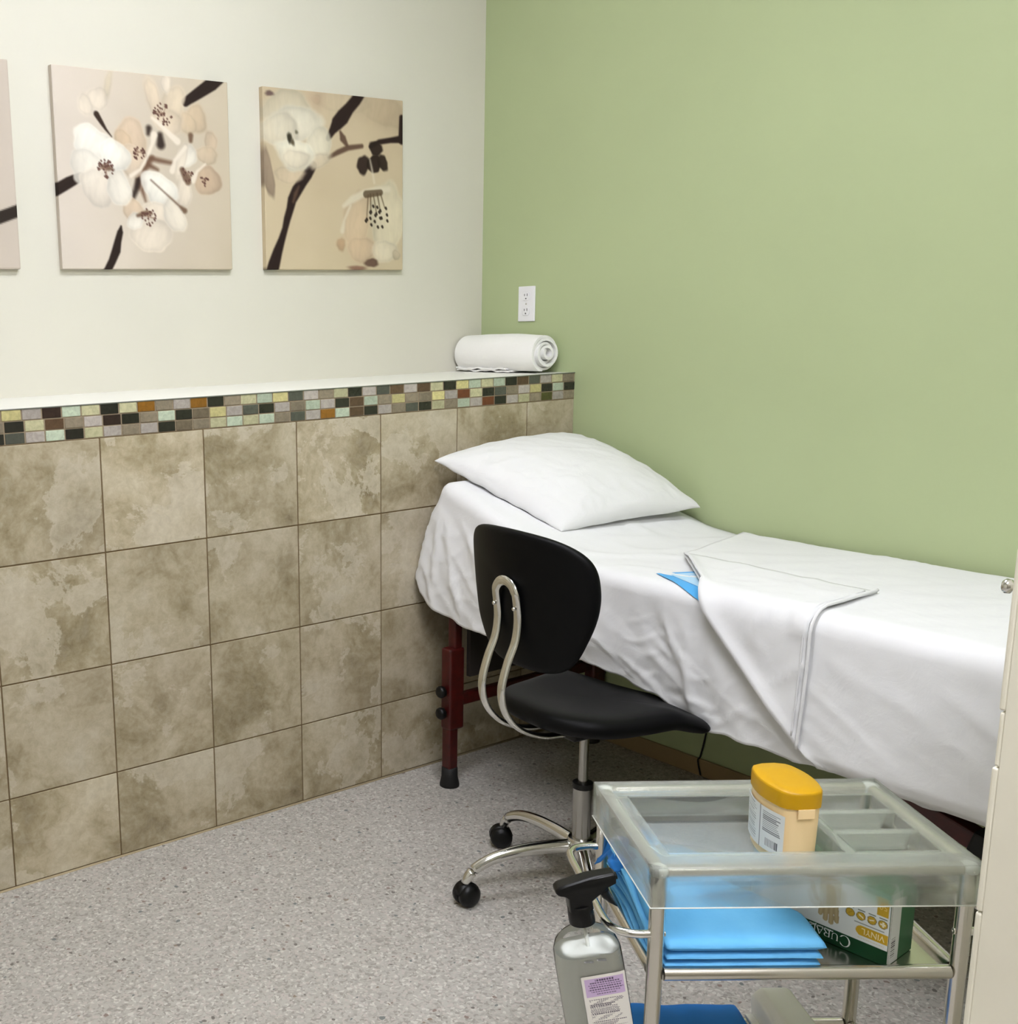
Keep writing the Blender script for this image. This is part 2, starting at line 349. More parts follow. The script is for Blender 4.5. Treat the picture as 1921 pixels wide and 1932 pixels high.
# ceiling lights (above the picture's top edge)
def lamp_strength(m, s, col=(.985, 1.0, 1.09)):
    m = M[m]; N = m.node_tree.nodes; N.clear(); e = N.new('ShaderNodeEmission'); e.inputs['Color'].default_value = (*col, 1); e.inputs['Strength'].default_value = s
    o_ = N.new('ShaderNodeOutputMaterial'); m.node_tree.links.new(e.outputs[0], o_.inputs['Surface'])
lamp_strength('lamp', 23.5); lamp_strength('lamp_near', 38.0)
for (x, y), lab in (((.5, -1.1), 'opal wraparound ceiling light over the bed end of the room'), ((-.3, -2.9), 'opal wraparound ceiling light over the camera side of the room')):
    t = thing('ceiling_light', lab, 'light', (x, y, ZC-.14), 'ceiling lights')
    bm = bmesh.new(); box(bm, x-.62, x+.62, y-.14, y+.14, ZC-.025, ZC-.001); obj('housing', bm, M['white_plastic'], t, smooth=False)
    bm = bmesh.new(); pr = [(-.15, -.025), (-.155, -.06), (-.145, -.11), (-.11, -.14), (.11, -.14), (.145, -.11), (.155, -.06), (.15, -.025)]
    loft(bm, [[(x+a, y+b, ZC+c) for b, c in pr] for a in (-.6, .6)]); obj('diffuser', bm, M['lamp' if y > -2 else 'lamp_near'], t, smooth=False)
    for a in (-.612, .6):
        bm = bmesh.new(); loft(bm, [[(x+a+e, y+b*1.03, ZC+c*1.02) for b, c in pr] for e in (0, .012)]); obj('end_cap', bm, M['white_plastic'], t, smooth=False)
# ------------------------------------------------------------------ canvas prints
def stroke(img, U, V, pts, col, soft, alpha=1.0):
    best = np.full(U.shape, -9.0)
    for (x0, y0, w0), (x1, y1, w1) in zip(pts, pts[1:]):
        dx, dy = x1-x0, y1-y0; L = dx*dx+dy*dy+1e-9
        t = np.clip(((U-x0)*dx+(V-y0)*dy)/L, 0, 1)
        d = np.hypot(U-x0-t*dx, V-y0-t*dy); best = np.maximum(best, (w0+(w1-w0)*t)/2-d)
    a = sstep(-soft, soft, best)*alpha
    img += (np.array(col)-img)*a[:, None]
def petal(img, U, V, e, soft, alpha=.85):
    x, y, rx, ry, ang, col = e; a = math.radians(ang)
    dx, dy = U-x, V-y; px = dx*math.cos(a)+dy*math.sin(a); py = -dx*math.sin(a)+dy*math.cos(a)
    th = np.arctan2(py/ry, px/rx); p1 = x*37+y*53; p2 = x*71-y*29
    r = np.hypot(px/rx, py/ry)*(1+.07*np.cos(2*th+p1)+.07*np.cos(3*th+p2)+.03*np.cos(7*th+p1*2))+.20*fbm(U*7+x*31, V*7+y*17, 3)
    k = sstep(1+soft/min(rx, ry), 1-soft/min(rx, ry), r)*alpha
    sh = 1+.05*(1-r)*np.sign(1-r)+.06*fbm(px*26, py*9, 3)-.05*sstep(.6, .92, r)+.05*sstep(.88, 1.0, r)+.06*np.cos(th+p1)*np.clip(r, 0, 1)
    c = np.clip(np.array(col)[None, :]*sh[:, None], 0, 255)
    img += (c-img)*k[:, None]
def stamens(img, U, V, x, y, r, n, seed):
    rr = random.Random(seed)
    for _ in range(n):
        a = rr.uniform(0, 2*PI); d = r*math.sqrt(rr.random()); px, py = x+d*math.cos(a), y+d*math.sin(a)
        if rr.random() < .4: stroke(img, U, V, [(x, y, .004), (px, py, .003)], (150, 122, 102), .003, .7)
        stroke(img, U, V, [(px, py, .009), (px+.003, py+.004, .008)], (96, 66, 58), .003, .85)
B2=[((46,35,30),[(0.947,-0.022,0.074),(0.905,0.016,0.07),(0.822,0.07,0.059),(0.74,0.123,0.046)]),((46,35,30),[(-0.021,0.612,0.058),(0.059,0.567,0.056),(0.125,0.535,0.043)]),((46,35,30),[(0.244,1.012,0.041),(0.276,0.958,0.042),(0.301,0.904,0.049),(0.313,0.857,0.039),(0.328,0.81,0.033),(0.335,0.779,0.01)]),((46,35,30),[(0.227,0.22,0.03),(0.254,0.261,0.022),(0.275,0.292,0.013),(0.306,0.327,0.004)]),((46,35,30),[(0.519,0.272,0.031),(0.514,0.299,0.019)]),((46,35,30),[(0.583,0.302,0.03),(0.585,0.35,0.049)]),((46,35,30),[(0.408,0.63,0.028),(0.429,0.592,0.03),(0.446,0.538,0.03)])]
B2s=[((112,84,66),[(0.445,0.572,0.03),(0.459,0.504,0.052),(0.5,0.448,0.044),(0.532,0.42,0.022)]),((112,84,66),[(0.501,0.421,0.027),(0.57,0.432,0.025),(0.648,0.442,0.019)]),((112,84,66),[(0.5,0.455,0.03),(0.56,0.48,0.016)]),((112,84,66),[(0.48,0.55,0.022),(0.467,0.591,0.022),(0.483,0.645,0.009)])]
B2t=[((105,80,62),[(0.519,0.535,0.006),(0.602,0.601,0.007),(0.678,0.661,0.01),(0.713,0.688,0.03)]),((105,80,62),[(0.765,0.293,0.03),(0.764,0.32,0.022)]),((105,80,62),[(0.706,0.474,0.03),(0.732,0.515,0.049),(0.739,0.535,0.037)]),((105,80,62),[(0.434,0.721,0.018),(0.488,0.706,0.03),(0.515,0.709,0.012)]),((105,80,62),[(0.244,0.478,0.022),(0.28,0.484,0.03),(0.309,0.493,0.007)])]
E2=[(0.238,0.144,0.059,0.063,10,(224,212,194)),(0.3,0.068,0.018,0.067,15,(206,193,168)),(0.171,0.184,0.037,0.059,-20,(224,212,194)),(0.546,0.11,0.044,0.096,-10,(217,200,176)),(0.668,0.135,0.07,0.096,15,(216,200,175)),(0.801,0.201,0.059,0.078,0,(201,180,152)),(0.751,0.232,0.052,0.059,0,(206,186,158)),(0.633,0.232,0.089,0.067,25,(217,200,176)),(0.626,0.037,0.03,0.044,0,(224,212,194)),(0.414,0.331,0.093,0.107,0,(208,186,160)),(0.368,0.347,0.052,0.059,0,(205,182,154)),(0.417,0.438,0.078,0.081,0,(213,194,170)),(0.885,0.321,0.044,0.059,0,(199,179,154)),(0.858,0.392,0.067,0.052,0,(203,184,158)),(0.744,0.404,0.048,0.063,30,(230,224,211)),(0.704,0.426,0.03,0.096,15,(224,212,194)),(0.861,0.524,0.078,0.081,0,(192,168,142)),(0.713,0.591,0.044,0.089,10,(224,212,194)),(0.571,0.581,0.111,0.081,20,(238,235,224)),(0.542,0.712,0.081,0.07,0,(224,212,194)),(0.405,0.687,0.058,0.056,0,(208,186,160)),(0.499,0.815,0.13,0.096,20,(224,212,194)),(0.652,0.717,0.063,0.089,-30,(228,219,203)),(0.418,0.748,0.044,0.044,0,(230,224,211)),(0.212,0.375,0.13,0.089,25,(238,235,224)),(0.156,0.482,0.093,0.085,0,(230,224,211)),(0.217,0.585,0.096,0.096,0,(224,214,199)),(0.335,0.582,0.074,0.093,-20,(230,224,211)),(0.32,0.422,0.081,0.078,20,(238,235,224))]
R2=[((238,227,210),[(0.405,0.519,0.022),(0.46,0.483,0.016),(0.501,0.421,0.016),(0.535,0.352,0.018),(0.548,0.304,0.037)]),((238,227,210),[(0.541,0.217,0.015),(0.593,0.255,0.022),(0.646,0.299,0.03),(0.684,0.328,0.037)]),((238,227,210),[(0.771,0.527,0.03),(0.797,0.478,0.016),(0.848,0.437,0.01)]),((238,227,210),[(0.646,0.483,0.03),(0.664,0.428,0.019),(0.73,0.356,0.022)])]
S2=[(0.265,0.488,0.046,40),(0.604,0.193,0.056,42),(0.453,0.396,0.036,26),(0.495,0.726,0.044,26),(0.836,0.528,0.031,14),(0.733,0.494,0.037,14)]
B3=[((46,34,30),[(0.683,-0.024,0.07),(0.649,0.023,0.067),(0.599,0.072,0.068),(0.549,0.126,0.089),(0.512,0.16,0.081),(0.475,0.207,0.046),(0.442,0.253,0.03)]),((46,34,30),[(0.336,0.408,0.049),(0.296,0.459,0.062),(0.256,0.504,0.065),(0.217,0.555,0.068),(0.185,0.605,0.059),(0.169,0.66,0.049),(0.148,0.715,0.046),(0.132,0.77,0.039),(0.108,0.831,0.046),(0.079,0.898,0.062),(0.052,0.971,0.078),(0.04,1.007,0.081)]),((46,34,30),[(0.989,0.099,0.034),(0.991,0.229,0.052)]),((46,34,30),[(0.75,0.28,0.022),(0.818,0.25,0.03),(0.903,0.235,0.031),(0.99,0.223,0.044)])]
B3s=[((92,70,56),[(0.447,0.358,0.019),(0.512,0.326,0.03),(0.585,0.297,0.031),(0.688,0.281,0.025)]),((92,70,56),[(0.531,0.209,0.015),(0.55,0.246,0.044),(0.577,0.281,0.022)]),((92,70,56),[(0.233,0.53,0.012),(0.209,0.573,0.025),(0.192,0.617,0.015)])]
E3=[(0.84,0.065,0.206,0.101,15,(184,165,138)),(0.551,0.038,0.206,0.076,0,(196,180,152)),(0.361,0.042,0.032,0.032,0,(178,152,128)),(0.16,0.102,0.175,0.095,0,(207,197,172)),(0.219,0.182,0.183,0.095,0,(222,216,197)),(0.105,0.227,0.127,0.101,0,(215,206,184)),(0.378,0.282,0.087,0.089,-20,(224,217,195)),(0.166,0.466,0.111,0.047,0,(206,188,160)),(0.376,0.381,0.079,0.044,-20,(212,198,172)),(0.207,0.354,0.131,0.085,0,(233,228,208)),(0.214,0.378,0.087,0.057,0,(222,211,188)),(0.648,0.708,0.103,0.165,10,(208,185,154)),(0.874,0.689,0.143,0.209,0,(216,206,178)),(0.684,0.879,0.103,0.082,0,(204,180,150)),(0.861,0.89,0.095,0.07,0,(219,208,182)),(0.53,0.85,0.032,0.038,20,(184,154,122))]
E3d=[(0.025,0.467,0.037,0.13,-8,(150,132,112)),(0.792,0.29,0.051,0.039,0,(44,34,28)),(0.697,0.385,0.041,0.06,28,(50,38,32)),(0.777,0.378,0.052,0.052,0,(42,32,26)),(0.844,0.368,0.038,0.049,-28,(48,38,30)),(0.174,0.265,0.016,0.028,0,(50,46,34)),(0.195,0.288,0.011,0.019,-25,(90,80,60)),(0.045,0.034,0.024,0.014,0,(105,85,80)),(0.222,0.231,0.01,0.01,0,(110,105,85)),(0.757,0.959,0.048,0.027,0,(105,82,68)),(0.649,0.991,0.063,0.014,0,(135,104,86)),(0.946,0.909,0.032,0.032,0,(190,176,150))]
R3=[((224,214,190),[(0.552,0.629,0.022),(0.618,0.589,0.044),(0.701,0.551,0.04),(0.785,0.528,0.033),(0.887,0.521,0.037)]),((224,214,190),[(0.748,0.354,0.007),(0.763,0.411,0.012),(0.78,0.487,0.01)]),((224,214,190),[(0.54,0.774,0.03),(0.554,0.711,0.015),(0.601,0.627,0.012)])]
L3=[((88,72,52),[(0.751,0.555,0.01),(0.753,0.654,0.006)]),((88,72,52),[(0.772,0.554,0.007),(0.795,0.659,0.007)]),((88,72,52),[(0.802,0.55,0.01),(0.824,0.646,0.006)]),((88,72,52),[(0.827,0.549,0.009),(0.859,0.632,0.005)]),((88,72,52),[(0.734,0.562,0.007),(0.722,0.694,0.004)]),((88,72,52),[(0.718,0.556,0.044),(0.827,0.542,0.037)])]
S3=[(0.753,0.654),(0.748,0.661),(0.794,0.666),(0.786,0.676),(0.824,0.646),(0.816,0.656),(0.867,0.631),(0.722,0.7),(0.714,0.71),(0.748,0.693),(0.781,0.711),(0.823,0.691),(0.833,0.689),(0.875,0.67),(0.755,0.731),(0.805,0.743),(0.839,0.741),(0.878,0.705),(0.77,0.622),(0.801,0.627)]

def art2(U, V):
    g = (U-.45)[:, None]; img = np.array((214., 202, 184))[None, :]+g*np.array((-14., -16, -26))+(fbm(U*2.2, V*2.2, 3)*9)[:, None]
    for c, p in B2[:3]: stroke(img, U, V, p, c, .006)
    stroke(img, U, V, B2[3][1], (58, 44, 36), .006)
    for e in E2[:8]: petal(img, U, V, e, .012)
    for c, p in B2s+B2[4:]: stroke(img, U, V, p, c, .014, .9)
    for e in E2[8:]: petal(img, U, V, e, .008)
    for c, p in R2: stroke(img, U, V, p, c, .008, .9)
    for c, p in B2t: stroke(img, U, V, p, c, .009, .85)
    for i, (x, y, r, n) in enumerate(S2): stamens(img, U, V, x, y, r, n, i)
    return img
def art3(U, V):
    g = (V-.5)[:, None]; img = np.array((206., 189, 158))[None, :]+g*np.array((4., 6, 4))+(fbm(U*2+5, V*2, 3)*10)[:, None]
    for e in E3[:3]: petal(img, U, V, e, .07, .8)
    for c, p in B3: stroke(img, U, V, p, c, .008)
    for c, p in B3s: stroke(img, U, V, p, c, .009, .9)
    for e in E3[3:]: petal(img, U, V, e, .012)
    for e in E3d: petal(img, U, V, e, .008, .95)
    for c, p in R3: stroke(img, U, V, p, c, .012, .9)
    for c, p in L3: stroke(img, U, V, p, c, .006, .8)
    for x, y in S3: stroke(img, U, V, [(x, y, .016), (x+.004, y+.006, .014)], (52, 42, 34), .004, .95)
    return img
def art1(U, V):
    img = np.array((206., 194, 180))[None, :]+(fbm(U*2+9, V*2, 3)*8)[:, None]
    stroke(img, U, V, [(.3, 1.02, .06), (.55, .9, .062), (.8, .79, .06), (1.02, .71, .058)], (50, 42, 36), .006)
    for e in [(.35, .4, .16, .13, 20, (232, 226, 213)), (.52, .5, .13, .15, -20, (226, 216, 200)), (.3, .58, .15, .12, 0, (222, 210, 194)), (.5, .33, .1, .12, 30, (213, 196, 174))]: petal(img, U, V, e, .01)
    stamens(img, U, V, .42, .46, .06, 26, 5); return img
YC = .4341; Z0, Z1 = 1.6252, 2.1815
def canvas_print(x0, x1, fn, lab, n):
    W, Hh = x1-x0, Z1-Z0; e = .028
    bmx = bmesh.new(); box(bmx, x0, x1, YC, YB-.001, Z0, Z1)
    def cf(u, v):
        U = u.copy(); V = v.copy(); return np.clip(fn(U, V)*.955, 0, 255)
    # front with the picture wrapped a little way round the stretcher edges
    us = np.concatenate([[-e/W], np.linspace(0, 1, n+1), [1+e/W]]); vs = np.concatenate([[-e/Hh], np.linspace(0, 1, n+1), [1+e/Hh]])
    U, V = np.meshgrid(us, vs, indexing='ij'); pts = []
    for a, b in zip(U.ravel(), V.ravel()):
        y = YC if (0 <= a <= 1 and 0 <= b <= 1) else YB-.0005
        a_, b_ = min(max(a, 0), 1), min(max(b, 0), 1)
        rx = .0015*((a_ in (0, 1))+(b_ in (0, 1))) if y == YC else 0
        pts.append((x0+W*a_, y+rx, Z1-Hh*b_))
    m1 = len(vs); F = [(i*m1+j, i*m1+j+1, (i+1)*m1+j+1, (i+1)*m1+j) for i in range(len(us)-1) for j in range(m1-1)]
    me = bpy.data.meshes.new('canvas_print'); me.from_pydata(pts, [], F); me.update()
    colored(me, cf(np.clip(U.ravel(), 0, 1), np.clip(V.ravel(), 0, 1)))
    bmx.free(); return tag(obj('canvas_print', me, M['canvas'], smooth=False, base=((x0+x1)/2, YC, Z0)), lab, 'picture', 'sepia blossom canvases')
canvas_print(.4182, .993, art2, 'square sepia canvas of a blossom cluster on crossing branches, middle of the row', 250)
canvas_print(1.1211, 1.6865, art3, 'sepia canvas nearest the green wall with a hanging blossom and dark bud', 250)
canvas_print(.2912-.57, .2912, art1, 'leftmost sepia canvas cut off by the frame with one dark branch', 150)
# ------------------------------------------------------------------ outlet on the green wall
ot = thing('wall_outlet', 'white duplex electrical outlet on the green wall above the ledge', 'outlet', (XR, .2275, 1.437))
bm = bmesh.new(); box(bm, XR-.005, XR, .188, .267, 1.4375, 1.5595); bevel(obj('cover_plate', bm, M['outlet'], ot, smooth=False), .003, 3)
for z in (1.473, 1.5245):
    bm = bmesh.new(); pr = roundrect(.033, .029, .009, 4)
    loft(bm, [[(XR-.005, .2275+a, z+b) for a, b in pr], [(XR-.0075, .2275+a, z+b) for a, b in pr]])
    s = obj('socket', bm, M['outlet'], ot, smooth=False); bevel(s, .0008, 2)
    bm = bmesh.new()
    for dy, h in ((-.0062, .009), (.0062, .0075)): box(bm, XR-.0082, XR-.0073, .2275+dy-.0011, .2275+dy+.0011, z+.001, z+.001+h)
    lathe(bm, [(.0024, 0), (.0024, .0008)], (XR-.0074, .2275, z-.0075), (-1, 0, 0), 10); obj('slots', bm, M['ink'], s, smooth=False)
bm = bmesh.new(); lathe(bm, [(.0032, 0), (.003, .0012), (0, .0016)], (XR-.005, .2275, 1.4985), (-1, 0, 0), 12); obj('screw', bm, M['satin'], ot)
# ------------------------------------------------------------------ rolled towel on the ledge
TX, TZ = 2.006, ZT+.001
def towel():
    bm = bmesh.new(); turns = 4.4; n = 150; th = .0052; R0, R1 = .012, .066
    def sec(t, rad):
        a = 2*PI*turns*t+1.9; x = rad*math.cos(a); z = rad*math.sin(a)
        return x*1.06, z
    ys = list(np.linspace(.440, .066, 26)); prev = None; rows_ = []
    for yi, y in enumerate(ys):
        e = yi/25; bulge = 1-.05*abs(2*e-1)**6; ring = []
        tele = .006*math.sin(e*3)
        out, inn = [], []
        for i in range(n+1):
            t = i/n; r = R0+(R1-R0)*t
            wob = .0012*math.sin(9*t*turns+e*7)+.0016*float(pn(t*9, e*4))*(1 if t > .8 else .5)
            x, z = sec(t, (r+th+wob)*bulge); x2, z2 = sec(t, (r-th*.75+wob)*bulge)
            zb = -.058
            flat = lambda q: q if q > zb else zb+(q-zb)*.12
            # every turn ends at a slightly different length
            yo = y+(-.009*math.sin(t*turns*6.28*.5)-.010*(1-t))*(1 if yi == len(ys)-1 else (.4 if yi == len(ys)-2 else 0))
            out.append((x, yo, flat(z))); inn.append((x2, yo, flat(z2)))
        rows_.append(out+inn[::-1])
    rr = [[(TX+x, y, TZ+.0650+z) for x, y, z in r] for r in rows_]
    V = [[bm.verts.new(p) for p in r] for r in rr]; m_ = len(V[0])
    for A, B in zip(V, V[1:]):
        for k in range(m_): bm.faces.new((A[k], A[(k+1) % m_], B[(k+1) % m_], B[k]))
    for r in (V[0], V[-1]):
        for i in range(n): bm.faces.new((r[i], r[i+1], r[2*n-i], r[2*n+1-i]))
    # loose outer end lying flat under the roll
    for lay in range(2):
        def fn(u, v):
            x = TX-.060-.004*lay+u*.060; y = .438-v*(.27-.02*lay)
            return (x, y, TZ+.003+lay*.0065+.002*math.sin(v*13+lay*2)*(1-u)+.0015*math.sin(v*31))
        A = grid(bm, fn, 6, 24)
        def fn2(u, v):
            p = fn(u, v); return (p[0], p[1], p[2]+.0055)
        B = grid(bm, fn2, 6, 24)
        for i in range(6):
            for j in (0, 24): bm.faces.new((A[i][j], A[i+1][j], B[i+1][j], B[i][j]))
        for j in range(24):
            for i in (0, 6): bm.faces.new((A[i][j], A[i][j+1], B[i][j+1], B[i][j]))
    o = obj('rolled_towel', bm, M['towel'], base=(TX, .28, TZ)); autosmooth(o, 50)
    return tag(o, 'rolled white towel lying on the tiled ledge against the green wall', 'towel')
towel()
# ------------------------------------------------------------------ treatment table
BX0, BX1, RR = 1.375, 2.068, .036
def topz(y):
    x = (y+.60)/.05
    return .803+.36*.05*(math.log1p(math.exp(x)) if x < 30 else x)
def slope(y): return .36/(1+math.exp(-(y+.60)/.05))
def downdir(y):
    a = math.atan(slope(y)); return Vector((0, math.sin(a), -math.cos(a)))
def headdir(y):
    a = math.atan(slope(y)); return Vector((0, math.cos(a), math.sin(a)))
HY = -.150          # inner head edge of the top surface
def lenleft(y):
    return float(np.interp(y, [-1.95, -1.25, -1.07, -.87, -.69, -.5, -.36, -.25, -.17, -.15], [.345, .342, .338, .280, .262, .33, .372, .385, .372, .35]))
def wrk(y, d):
    """fold pattern of a hanging cotton skirt"""
    f = float(fbm(y*5.2+d*2.1, d*2.4-y*.6, 3))
    rd = 1-abs(float(pn(y*7.5+d*6+3, d*5-1.5)))*2
    rg = max(0, 1-abs(float(pn(y*11-d*8, d*9+y*2)))*5)
    sc = max(0, 1-abs(float(pn(y*9+d*15+2, d*6+y*3)))*9)
    return f*.010+max(0, rd-.35)*.006+(rg*.0022+sc*.002)*min(1, d*8)
CREASE = [((-.93, .02), (-1.00, .17), .007), ((-1.00, .12), (-1.035, .27), .007), ((-.90, .10), (-.98, .16), .004), ((-.80, .17), (-.93, .24), .004), ((-1.0, .235), (-1.10, .25), .006), ((-.95, .25), (-1.12, .275), .005),
          ((-.15, .04), (-.22, .30), .008), ((-.19, .08), (-.36, .34), .008), ((-.27, .04), (-.40, .20), .005), ((-.14, .22), (-.26, .36), .007), ((-.13, .14), (-.15, .33), .006), ((-.46, .10), (-.52, .26), .005)]
def creases(y, d):
    s = 0.0
    for (y0, d0), (y1, d1), a in CREASE:
        dy, dd = y1-y0, d1-d0; L = dy*dy+dd*dd; t = ((y-y0)*dy+(d-d0)*dd)/L
        if -.15 < t < 1.15:
            e = math.hypot(y-y0-t*dy, d-d0-t*dd)+.004*float(pn(t*4, a*900)); k = max(0, 1-abs(2*t-1)**3)
            s += a*k*math.exp(-(e/.0115)**2)
    return s
def skirt_pt(inner, n, D, ph, depth, off=0.0):
    r = RR+off
    return inner+n*(r*math.sin(ph))+D*(RR-r*math.cos(ph)) if depth <= 0 else inner+n*r+D*(RR+depth)
NX = Vector((-1, 0, 0))
def fitted():
    bm = bmesh.new()
    ys = list(np.linspace(-1.95, HY, 210)); xs = list(np.linspace(BX0+RR, BX1, 44))
    def tw(x, y):
        e = min(1, (x-BX0-RR)/.05)
        h = .0045*float(fbm(x*6, y*5, 3))+.006*max(0, 1-abs(float(pn(x*5+y*4, y*3-x*2)))*4)*(1 if y > -1.0 else .3)
        return h*e - (.012*sstep(BX1-.05, BX1, x))
    T = [[bm.verts.new((x, y, topz(y)+float(tw(x, y)))) for x in xs] for y in ys]
    for i in range(len(ys)-1):
        for j in range(len(xs)-1): bm.faces.new((T[i][j], T[i+1][j], T[i+1][j+1], T[i][j+1]))
    # outline: left side, corner fan, head side
    st = [(Vector((BX0+RR, y, topz(y))), NX, downdir(y), lenleft(y), T[i][0]) for i, y in enumerate(ys)]
    hd = headdir(HY); D = downdir(HY); c0 = Vector((BX0+RR, HY, topz(HY)))
    for k in range(1, 9):
        a = PI/2*k/9; st.append((c0, (NX*math.cos(a)+hd*math.sin(a)).normalized(), D, .34, T[-1][0]))
    for j, x in enumerate(xs): st.append((Vector((x, HY, topz(HY))), hd, D, .34, T[-1][j]))
    prof = [(math.radians(a), 0) for a in (22, 45, 68, 90)]; ND = 44; cols_ = []
    for q, (inn, n, D_, L, vt) in enumerate(st):
        col = [vt]
        for ph, _ in prof:
            p = inn+n*RR*math.sin(ph)+D_*RR*(1-math.cos(ph)); col.append(bm.verts.new(p))
        Lx = L-RR+.010*float(pn(q*.13, 3.3))
        for k in range(1, ND+1):
            d = Lx*k/ND; yy = inn.y+inn.x*.7 if n.x > -.9 else inn.y
            amp = min(1, d/.08)*(.35 if n.x > -.5 else 1)
            p = inn+n*RR+D_*(RR+d)+n*(0.0 if n.x > -.3 else 1.0)*((wrk(yy, d)+(creases(yy, d) if n.x < -.9 else 0)+(.075*d+.006*float(fbm(yy*6, d*3, 2)))*float(sstep(-.55, -.2, inn.y)))*amp-.010*sstep(.6, 1, k/ND))
            col.append(bm.verts.new(p))
        # turned under hem
        p = col[-1].co-n*.035+D_*.006; col.append(bm.verts.new(p))
        cols_.append(col)
    for A, B in zip(cols_, cols_[1:]):
        for k in range(len(A)-1):
            vs = []
            for v in (A[k], A[k+1], B[k+1], B[k]):
                if v not in vs: vs.append(v)
            if len(vs) > 2:
                try: bm.faces.new(vs)
                except ValueError: pass
    o = obj('fitted_sheet', bm, M['sheet'], base=(1.72, -.9, .5)); solid(o, .002, -1)
    return tag(o, 'white fitted sheet covering the raised head and side of the treatment table', 'sheet')
fitted()
def bedmap(y, s, off):
    """unrolled sheet coordinates: s from the left edge, negative down the side"""
    z = topz(y); r = RR; q = r*PI/2
    if s >= r: return Vector((BX0+s, y, z+off-.012*float(sstep(BX1-.05, BX1, BX0+s))))
    if s >= r-q:
        ph = (r-s)/r; return Vector((BX0+r-(r+off)*math.sin(ph), y, z-r+(r+off)*math.cos(ph)))
    d = r-q-s; return Vector((BX0-off, y, z-r-d))
Ap, Bp, Cp = (-.786, .274), (-1.322, .247), (-1.318, -.285)
def y_start(s):
    if s >= Ap[1]: return Ap[0]+(s-Ap[1])/(.69-Ap[1])*(-.70-Ap[0])
    if s >= Cp[1]: return Ap[0]+(Ap[1]-s)/(Ap[1]-Cp[1])*(Cp[0]-Ap[0])
    return Cp[0]-(Cp[1]-s)*1.2
def top_sheet():
    bm = bmesh.new()
    ss = list(np.linspace(.69, .05, 30))+list(np.linspace(.036, -.021, 7))+list(np.linspace(-.04, -.322, 26)); YE = -1.955
    def f(s, t):
        y = y_start(s)+(YE-y_start(s))*t
        d = max(0, -s)
        w = (.5*wrk(y*.8+4, d)*min(1, d/.1) if s < -.02 else .004*float(fbm(s*5, y*4, 3))*min(1, max(0, s-.036)/.06)+.003*max(0, 1-abs(float(pn(s*4+y*5, y*2)))*5)*min(1, max(0, s-.036)/.06))
        e = .004*math.exp(-((t*1.2)/.03)**2)
        p = bedmap(y, s, .009+w+e)
        if s < -.30: p.z += .006*float(pn(y*6, 1.7)); p.x += .006
        return p
    V = [[bm.verts.new(f(s, (k/70)**1.15)) for k in range(71)] for s in ss]
    for A, B in zip(V, V[1:]):
        for k in range(70): bm.faces.new((A[k], A[k+1], B[k+1], B[k]))
    # foot drop
    prev = [r[-1] for r in V[:37]]
    for k in range(1, 9):
        cur = [bm.verts.new((v.co.x, -1.955-.012-.004*math.sin(i*.7), v.co.z-.035*k)) for i, v in enumerate([r[-1] for r in V[:37]])]
        for i in range(len(cur)-1): bm.faces.new((prev[i], cur[i], cur[i+1], prev[i+1]))
        prev = cur
    o = obj('top_sheet', bm, M['sheet'], base=(1.72, -1.4, .5)); solid(o, .003, 1)
    tag(o, 'white top sheet over the foot end of the table with one corner folded back', 'sheet')
    # the folded-back corner
    bm = bmesh.new(); n = 40; R = []
    A, B, Cc = (np.array(Ap), np.array(Bp), np.array(Cp))
    for i in range(n+1):
        row = []
        for j in range(i+1):
            l0 = 1-i/n; l2 = (j/i if i else 0)*(i/n); l1 = i/n-l2
            y, s = A*l0+B*l1+Cc*l2
            if l1 > 0: y += -.010*math.sin(PI*min(1, l2+.0001))*l1
            edge = min(l0, l2, 1) if i else 0
            w = .006*float(fbm(y*5+3, s*6, 3))*(1 if s > .04 else .8)+.010*max(0, 1-abs(float(pn(y*9+s*5, s*6)))*5)*min(1, 4*l1)*(.3 if s > .03 else 1)
            puff = .012*math.exp(-(l1/.05)**2)*min(1, 8*l2, 8*l0)
            row.append(bm.verts.new(bedmap(y, s, .017+w*.8+puff)))
        R.append(row)
    for i in range(n):
        for j in range(i+1):
            bm.faces.new((R[i][j], R[i+1][j], R[i+1][j+1]))
            if j < i: bm.faces.new((R[i][j], R[i+1][j+1], R[i][j+1]))
    f_ = obj('folded_corner', bm, M['sheet'], o); solid(f_, .004, 0)
    bm = bmesh.new()
    pts = []
    for k in range(41):
        l = k/40; y, s = B*(1-l)+Cc*l; pts.append(bedmap(y-.010*math.sin(PI*l), s, .022))
    tube(bm, pts, .0038, 8)
    pts = []
    for k in range(41):
        l = k/40; y, s = B*(1-l)+Cc*l; pts.append(bedmap(y+.016-.010*math.sin(PI*l), s, .021))
    tube(bm, pts[2:-2], .0022, 6); obj('hem', bm, M['sheet'], f_)
top_sheet()
def pad():
    t = thing('underpad', 'blue edged disposable pad peeking out from under the folded sheet corner', 'pad', tuple(bedmap(-.95, .08, 0)))
    o0 = np.array((-.858, .070)); d1 = np.array((-.30, -.112)); d2 = np.array((-.075, .150))
    def q(u, v):
        c = .05*math.sin(PI*min(1, max(0, u)))
        y, s = o0+d1*u+d2*(v-c*1.2); return y, s
    bm = bmesh.new(); grid(bm, lambda u, v: bedmap(*q(.05+.92*u, .16+.82*v), .0042), 16, 8); obj('absorbent_center', bm, M['pad'], t)
    bm = bmesh.new(); grid(bm, lambda u, v: bedmap(*q(u, v), .0034), 20, 10); o = obj('edge_film', bm, M['padblue'], t)
pad()
